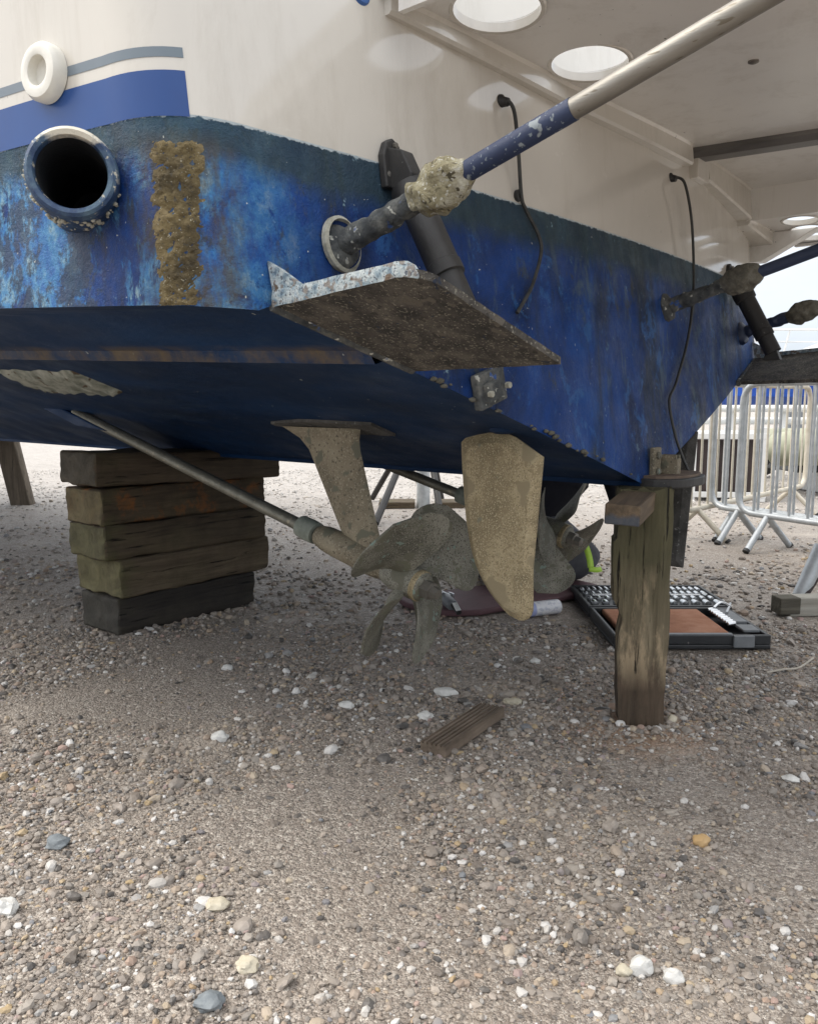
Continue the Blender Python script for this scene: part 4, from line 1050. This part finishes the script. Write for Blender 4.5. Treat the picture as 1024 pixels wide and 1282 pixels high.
rl += [((-5.2, -1.35, 2.42), (1.2, -1.35, 2.42), .022), ((-5.1, -1.35, 2.16), (1.1, -1.35, 2.16), .014)]
bars_(rl, 'guard_rail', MT['white_paint'], mc)
for k in range(4):
    b = MB(); x = -3.2 + k * 2.4; b.tube([(x, -.9, .0), (x, -.9, 1.0)], .06, 10); b.box((x, 0, .3), (.35, .4, .6)); b.build('cradle_leg', MT['galv'], mc)

# twig and cord end
tw = MB(); tw.tube(smooth_path([G(960, 842, .008), G(982, 838, .014), G(1000, 836, .010), G(1018, 824, .016)]), .0035, 8)
tag(tw.build('twig', mottle('bleached_twig', [(.38, .34, .28), (.5, .46, .4)], 20, .9, bs=.3), None, smooth=40), 'thin bleached twig on the gravel right of the tool case', 'twig')

# ------------------------------------------------------------------ the person
def skinned(name, V, E, rad, mat, parent=None, sub=2, root=0):
    me = bpy.data.meshes.new(name); me.from_pydata([tuple(v) for v in V], E, []); me.update()
    o = put(name, me, None, parent)
    md = o.modifiers.new('skin', 'SKIN'); md.use_smooth_shade = True
    if not me.skin_vertices: me.skin_vertices.new()
    for i, r in enumerate(rad):
        q = me.skin_vertices[0].data[i]; q.radius = (r, r) if not hasattr(r, '__len__') else r; q.use_root = (i == root)
    s = o.modifiers.new('sub', 'SUBSURF'); s.levels = sub; s.render_levels = sub
    me.materials.append(mat); return o
pn = thing('person', 'person kneeling behind the starboard propeller in navy jacket and grey work trousers with lime tape', 'person', (.57, 3.95, 0))
PV = {'pel': (0, .22, .27), 'sp': (.12, .17, .44), 'ch': (.23, .08, .60), 'nk': (.25, .02, .74), 'hd': (.25, -.02, .84), 'top': (.25, -.03, .92)}
for s, nm in ((-1, 'l'), (1, 'r')):
    PV.update({'hip' + nm: (s * .10, .20, .25), 'kn' + nm: (.035 + s * .215, -.20, .13), 'an' + nm: (s * .17, .24, .075), 'to' + nm: (s * .16, .38, .05),
               'cl' + nm: (.23 + s * .10, .07, .63), 'sh' + nm: (.22 + s * .19, .05, .64), 'el' + nm: (.14 + s * .30, -.08, .46), 'wr' + nm: (.13 + s * .30, -.24, .30), 'pa' + nm: (.135 + s * .295, -.29, .25)})
def sub_skel(keys, edges, rad, name, mat, parent):
    ix = {k: i for i, k in enumerate(keys)}
    return skinned(name, [PV[k] for k in keys], [(ix[a], ix[b]) for a, b in edges], rad, mat, parent)
keys = list(PV)
rad = {'pel': .11, 'sp': .105, 'ch': .12, 'nk': .052, 'hd': .078, 'top': .06}
for nm in 'lr': rad.update({'hip' + nm: .085, 'kn' + nm: .062, 'cl' + nm: .07, 'an' + nm: .042, 'to' + nm: .032, 'sh' + nm: .06, 'el' + nm: .042, 'wr' + nm: .027, 'pa' + nm: .032})
ed = [('pel', 'sp'), ('sp', 'ch'), ('ch', 'nk'), ('nk', 'hd'), ('hd', 'top')]
for nm in 'lr': ed += [('pel', 'hip' + nm), ('hip' + nm, 'kn' + nm), ('kn' + nm, 'an' + nm), ('an' + nm, 'to' + nm), ('ch', 'cl' + nm), ('cl' + nm, 'sh' + nm), ('sh' + nm, 'el' + nm), ('el' + nm, 'wr' + nm), ('wr' + nm, 'pa' + nm)]
body = sub_skel(keys, ed, [rad[k] for k in keys], 'body', MT['skin'], pn)
tk = ['pel', 'hipl', 'hipr', 'knl', 'knr', 'anl', 'anr']
tr_o = sub_skel(tk, [('pel', 'hipl'), ('pel', 'hipr'), ('hipl', 'knl'), ('hipr', 'knr'), ('knl', 'anl'), ('knr', 'anr')], [.14, .13, .13, .125, .125, .075, .075], 'trousers', MT['grey_cloth'], pn)
jk = ['sp', 'ch', 'pel', 'nk', 'cll', 'clr', 'shl', 'shr', 'ell', 'elr', 'wrl', 'wrr']
sub_skel(jk, [('pel', 'sp'), ('sp', 'ch'), ('ch', 'nk'), ('ch', 'cll'), ('ch', 'clr'), ('cll', 'shl'), ('clr', 'shr'), ('shl', 'ell'), ('shr', 'elr'), ('ell', 'wrl'), ('elr', 'wrr')], [.16, .15, .165, .07, .11, .11, .09, .09, .07, .07, .05, .05], 'jacket', MT['navy_cloth'], pn)
for s, nm in ((-1, 'l'), (1, 'r')):
    a, t = Vector(PV['an' + nm]), Vector(PV['to' + nm])
    skinned('boot', [a, (a + t) / 2, t + Vector((0, .03, -.01))], [(0, 1), (1, 2)], [.062, .055, .045], MT['rubber'], pn)
    p = Vector(PV['pa' + nm]); w = Vector(PV['wr' + nm]); dr = (p - w).normalized(); sd = Vector((1, 0, 0)); dn = dr.cross(sd).normalized()
    for k, ln in enumerate((.07, .08, .075, .06)):
        q = p + sd * (k - 1.5) * .019 + dr * .015
        skinned('finger', [q, q + dr * ln * .5, q + dr * ln * .8 - dn * ln * .2, q + dr * ln - dn * ln * .42], [(0, 1), (1, 2), (2, 3)], [.0105, .0095, .0085, .0075], MT['skin'], body, 1)
    q = p - sd * s * .03
    skinned('thumb', [q - dr * .01, q - sd * s * .025 + dr * .02, q - sd * s * .032 + dr * .05], [(0, 1), (1, 2)], [.012, .0105, .009], MT['skin'], body, 1)
hd = Vector(PV['hd'])
b = MB(); b.blob(hd + Vector((0, .022, .055)), (.088, .092, .075), 2, .06, 3, 3); b.build('hair', MT['hair'], pn, smooth=0)
for s in (-1, 1):
    b = MB(); b.blob(hd + Vector((s * .03, -.079, .012)), (.011, .006, .008), 1, 0, 1, 2); b.build('eye', MT['cap_white'], body, smooth=0)
    b = MB(); b.blob(hd + Vector((s * .083, .0, .0)), (.010, .02, .03), 1, .1, 1, 2); b.build('ear', MT['skin'], body, smooth=0)
b = MB(); b.blob(hd + Vector((0, -.088, -.012)), (.011, .016, .02), 1, .05, 1, 2); b.build('nose', MT['skin'], body, smooth=0)
b = MB(); b.blob(hd + Vector((0, -.08, -.045)), (.022, .006, .006), 1, .05, 1, 2); b.build('mouth', MT['maroon'], body, smooth=0)
def strip(pts, w, name):
    P = smooth_path(pts, 5); G_ = []
    for i, p in enumerate(P):
        t = (P[min(i + 1, len(P) - 1)] - P[max(i - 1, 0)]).normalized(); sd = t.cross(Vector((0, -1, .3))).normalized()
        G_.append([p - sd * w, p + sd * w])
    b = MB(); b.grid(G_); o = b.build(name, MT['hivis'], tr_o, smooth=0); md = o.modifiers.new('s', 'SOLIDIFY'); md.thickness = .006; md.offset = 0
kr = Vector(PV['knr'])
strip([kr + Vector((-.006, .03, .108)), kr + Vector((-.002, -.03, .092)), kr + Vector((.004, -.074, .05)), kr + Vector((.008, -.090, .01))], .014, 'hi_vis_tape')
strip([kr + Vector((.0, -.091, .005)), kr + Vector((.036, -.080, -.002)), kr + Vector((.064, -.052, -.004))], .012, 'hi_vis_tape')

# ------------------------------------------------------------------ stones
CLEAR += [(.643, 2.225, .068), (.15, 2.108, .05), (.10, 2.04, .045), (.21, 2.18, .045), (1.05, 3.1, .3), (1.05, 3.45, .3), (.3, 3.5, .2), (.65, 3.65, .2)]
for k in range(8):
    q = BW(-.5 + .085 * k, 1.95, 0); CLEAR.append((q.x, q.y, .085)); q = BW(-.5 + .085 * k, 2.05, 0); CLEAR.append((q.x, q.y, .075))
parts = [scatter(120000, .62, 3.2, .0036, .45, .0018, .0105, 1), scatter(2600, .62, 4.6, .0095, .28, .007, .017, 2, .3), scatter(24000, 2.6, 10.5, .0085, .38, .005, .022, 1), scatter(4600, 1.7, 4.4, .0088, .3, .006, .018, 2), scatter(60, .8, 3.0, .0155, .2, .012, .02, 2)]
foot = []
for k in range(130):
    a = rng.random() * 6.283; q = .078 + abs(rng.normal(0, .035)); foot.append((.643 + math.cos(a) * q, 2.225 + math.sin(a) * q))
for k in range(240):
    t = rng.random(); e = abs(rng.normal(0, .03))
    q = BW(-.525 + .665 * t, 1.85 - e, 0) if k < 140 else (BW(-.535 - e, 1.86 + .27 * t, 0) if k < 200 else BW(.15 + e, 1.86 + .27 * t, 0)); foot.append((q.x, q.y))
parts.append(scatter(10, 1, 2, .0085, .35, .005, .017, 2, at=np.array(foot)))
def mesh_from(parts, name, mat, smooth):
    off = 0; vs = []; fs = []
    for v, f in parts: vs.append(v); fs.append(f + off); off += len(v)
    v = np.concatenate(vs).astype(np.float32); f = np.concatenate(fs).astype(np.int32)
    me = bpy.data.meshes.new(name); me.vertices.add(len(v)); me.vertices.foreach_set('co', v.ravel())
    me.loops.add(f.size); me.loops.foreach_set('vertex_index', f.ravel())
    me.polygons.add(len(f)); me.polygons.foreach_set('loop_start', np.arange(0, f.size, 3, dtype=np.int32)); me.polygons.foreach_set('loop_total', np.full(len(f), 3, np.int32))
    me.update(calc_edges=True); me.validate()
    me.polygons.foreach_set('use_smooth', np.full(len(f), smooth)); me.materials.append(mat)
    o = bpy.data.objects.new(name, me); COL.objects.link(o); return o
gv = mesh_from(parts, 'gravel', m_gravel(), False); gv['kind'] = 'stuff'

SW = mottle('white_stone', [(.50, .49, .46), (.70, .69, .66)], 30, .75, bs=.4, bscale=120)
SC = mottle('cream_stone', [(.42, .37, .27), (.58, .53, .42)], 30, .75, bs=.4, bscale=120)
SG = mottle('blue_grey_stone', [(.13, .15, .165), (.24, .26, .27)], 30, .7, bs=.4, bscale=120)
SO = mottle('ochre_stone', [(.40, .25, .10), (.52, .36, .19)], 30, .75, bs=.4, bscale=120)
for i, (u, v, w, h, m, lab) in enumerate([
    (275, 928, 22, 18, SW, 'bright white stone alone on the gravel below the timber stack'),
    (558, 870, 28, 15, SW, 'flat white stone, largest of those just behind the decking offcut'),
    (532, 901, 19, 16, SW, 'square white stone at the left end of the decking offcut'),
    (642, 880, 23, 10, SC, 'long cream stone between decking offcut and timber post'),
    (433, 888, 20, 13, SW, 'angular white stone below the port propeller blades'),
    (802, 1217, 26, 30, SW, 'big pointed white stone near the bottom of the photo, right side'),
    (780, 1220, 17, 17, SC, 'small cream stone left of the big pointed white stone'),
    (842, 1227, 22, 20, SW, 'long white stone right of the big pointed white stone'),
    (262, 1264, 32, 24, SG, 'blue grey stone at the bottom edge of the photo'),
    (8, 1142, 26, 24, SW, 'pale stone cut by the left edge of the photo'),
    (990, 976, 18, 9, SW, 'flat pale stone near the right edge, in front of the timber post'),
    (840, 903, 14, 14, SC, 'cream stone touching the foot of the timber post'),
    (878, 1058, 19, 18, SO, 'ochre stone on the open gravel right of centre'),
    (310, 1215, 26, 20, SC, 'rounded buff stone in the lower left gravel'),
    (72, 1060, 26, 20, SG, 'grey stone on the gravel at the lower left'),
    (272, 1138, 28, 16, SC, 'half buried flat buff stone in the left foreground'),
    (670, 832, 13, 9, SW, 'small white stone between rudder and timber post'),
    (285, 838, 14, 10, SW, 'white pebble in front of the timber stack')]):
    p = G(u, v); dist = (p - CAMP).length; k = dist / 1050
    a = k * w / 2; hz = k * h / 2 * .8
    b = MB(); b.blob((0, 0, 0), (a, a * .75, hz), i + 5, .38, 1.5, 3)
    o = b.build('stone', m, None, smooth=28, loc=(p.x, p.y, gh(p.x, p.y) + hz * .55), rot=(0, 0, random.uniform(-.4, .4)))
    tag(o, lab, 'stone')

# ================================================================== LIGHT, SKY, CAMERA
SUN_EL, SUN_AZ = R(50), R(-88)         # azimuth from +Y, clockwise
sdir = Vector((math.sin(SUN_AZ) * math.cos(SUN_EL), math.cos(SUN_AZ) * math.cos(SUN_EL), math.sin(SUN_EL)))
sl = bpy.data.lights.new('sun', 'SUN'); sl.energy = 1.1; sl.angle = R(35); sl.color = (1, .95, .87)
so = bpy.data.objects.new('sun', sl); COL.objects.link(so); so.rotation_euler = sdir.to_track_quat('Z', 'Y').to_euler(); so.location = (0, 0, 20)
wd_ = bpy.data.worlds.new('World'); sc.world = wd_; wd_.use_nodes = True
nt = wd_.node_tree; bg = nt.nodes['Background']
sk = nt.nodes.new('ShaderNodeTexSky'); sk.sky_type = 'NISHITA'; sk.sun_disc = False; sk.sun_elevation = SUN_EL; sk.sun_rotation = SUN_AZ
sk.dust_density = 4; sk.air_density = 1.0; sk.ozone_density = 1
tcw = nt.nodes.new('ShaderNodeTexCoord'); nz = nt.nodes.new('ShaderNodeTexNoise'); nz.inputs['Scale'].default_value = 2.2; nz.inputs['Detail'].default_value = 7; nz.inputs['Roughness'].default_value = .6
mp = nt.nodes.new('ShaderNodeMapping'); mp.inputs['Scale'].default_value = (1, 1, 3); nt.links.new(tcw.outputs['Generated'], mp.inputs[0]); nt.links.new(mp.outputs[0], nz.inputs['Vector'])
rp = nt.nodes.new('ShaderNodeValToRGB'); rp.color_ramp.elements[0].position = .30; rp.color_ramp.elements[0].color = (.62, .62, .62, 1); rp.color_ramp.elements[1].position = .62; rp.color_ramp.elements[1].color = (.97, .97, .97, 1)
nt.links.new(nz.outputs['Fac'], rp.inputs[0])
mx = nt.nodes.new('ShaderNodeMix'); mx.data_type = 'RGBA'; nt.links.new(rp.outputs[0], mx.inputs[0]); nt.links.new(sk.outputs[0], mx.inputs[6]); 
sp_ = nt.nodes.new('ShaderNodeSeparateXYZ'); nt.links.new(tcw.outputs['Generated'], sp_.inputs[0])
r2 = nt.nodes.new('ShaderNodeValToRGB'); r2.color_ramp.elements[0].position = 0; r2.color_ramp.elements[0].color = (.33, .365, .41, 1); r2.color_ramp.elements[1].position = .8; r2.color_ramp.elements[1].color = (1, 1, 1, 1)
nt.links.new(sp_.outputs[2], r2.inputs[0])
vm = nt.nodes.new('ShaderNodeVectorMath'); vm.operation = 'SCALE'; vm.inputs['Scale'].default_value = 9.6; nt.links.new(r2.outputs[0], vm.inputs[0]); nt.links.new(vm.outputs[0], mx.inputs[7])
nt.links.new(mx.outputs[2], bg.inputs[0]); bg.inputs[1].default_value = .10

cam = bpy.data.cameras.new('camera'); co_ = bpy.data.objects.new('camera', cam); COL.objects.link(co_)
co_.location = CAMP; co_.rotation_euler = (math.pi / 2 - PITCH, 0, 0)
cam.sensor_fit = 'HORIZONTAL'; cam.sensor_width = 36; cam.lens = 36 * 1025 / 1024; cam.clip_start = .05; cam.clip_end = 2000
sc.camera = co_
sc.view_settings.view_transform = 'Standard'; sc.view_settings.look = 'None'; sc.view_settings.exposure = 1.32; sc.view_settings.gamma = 1
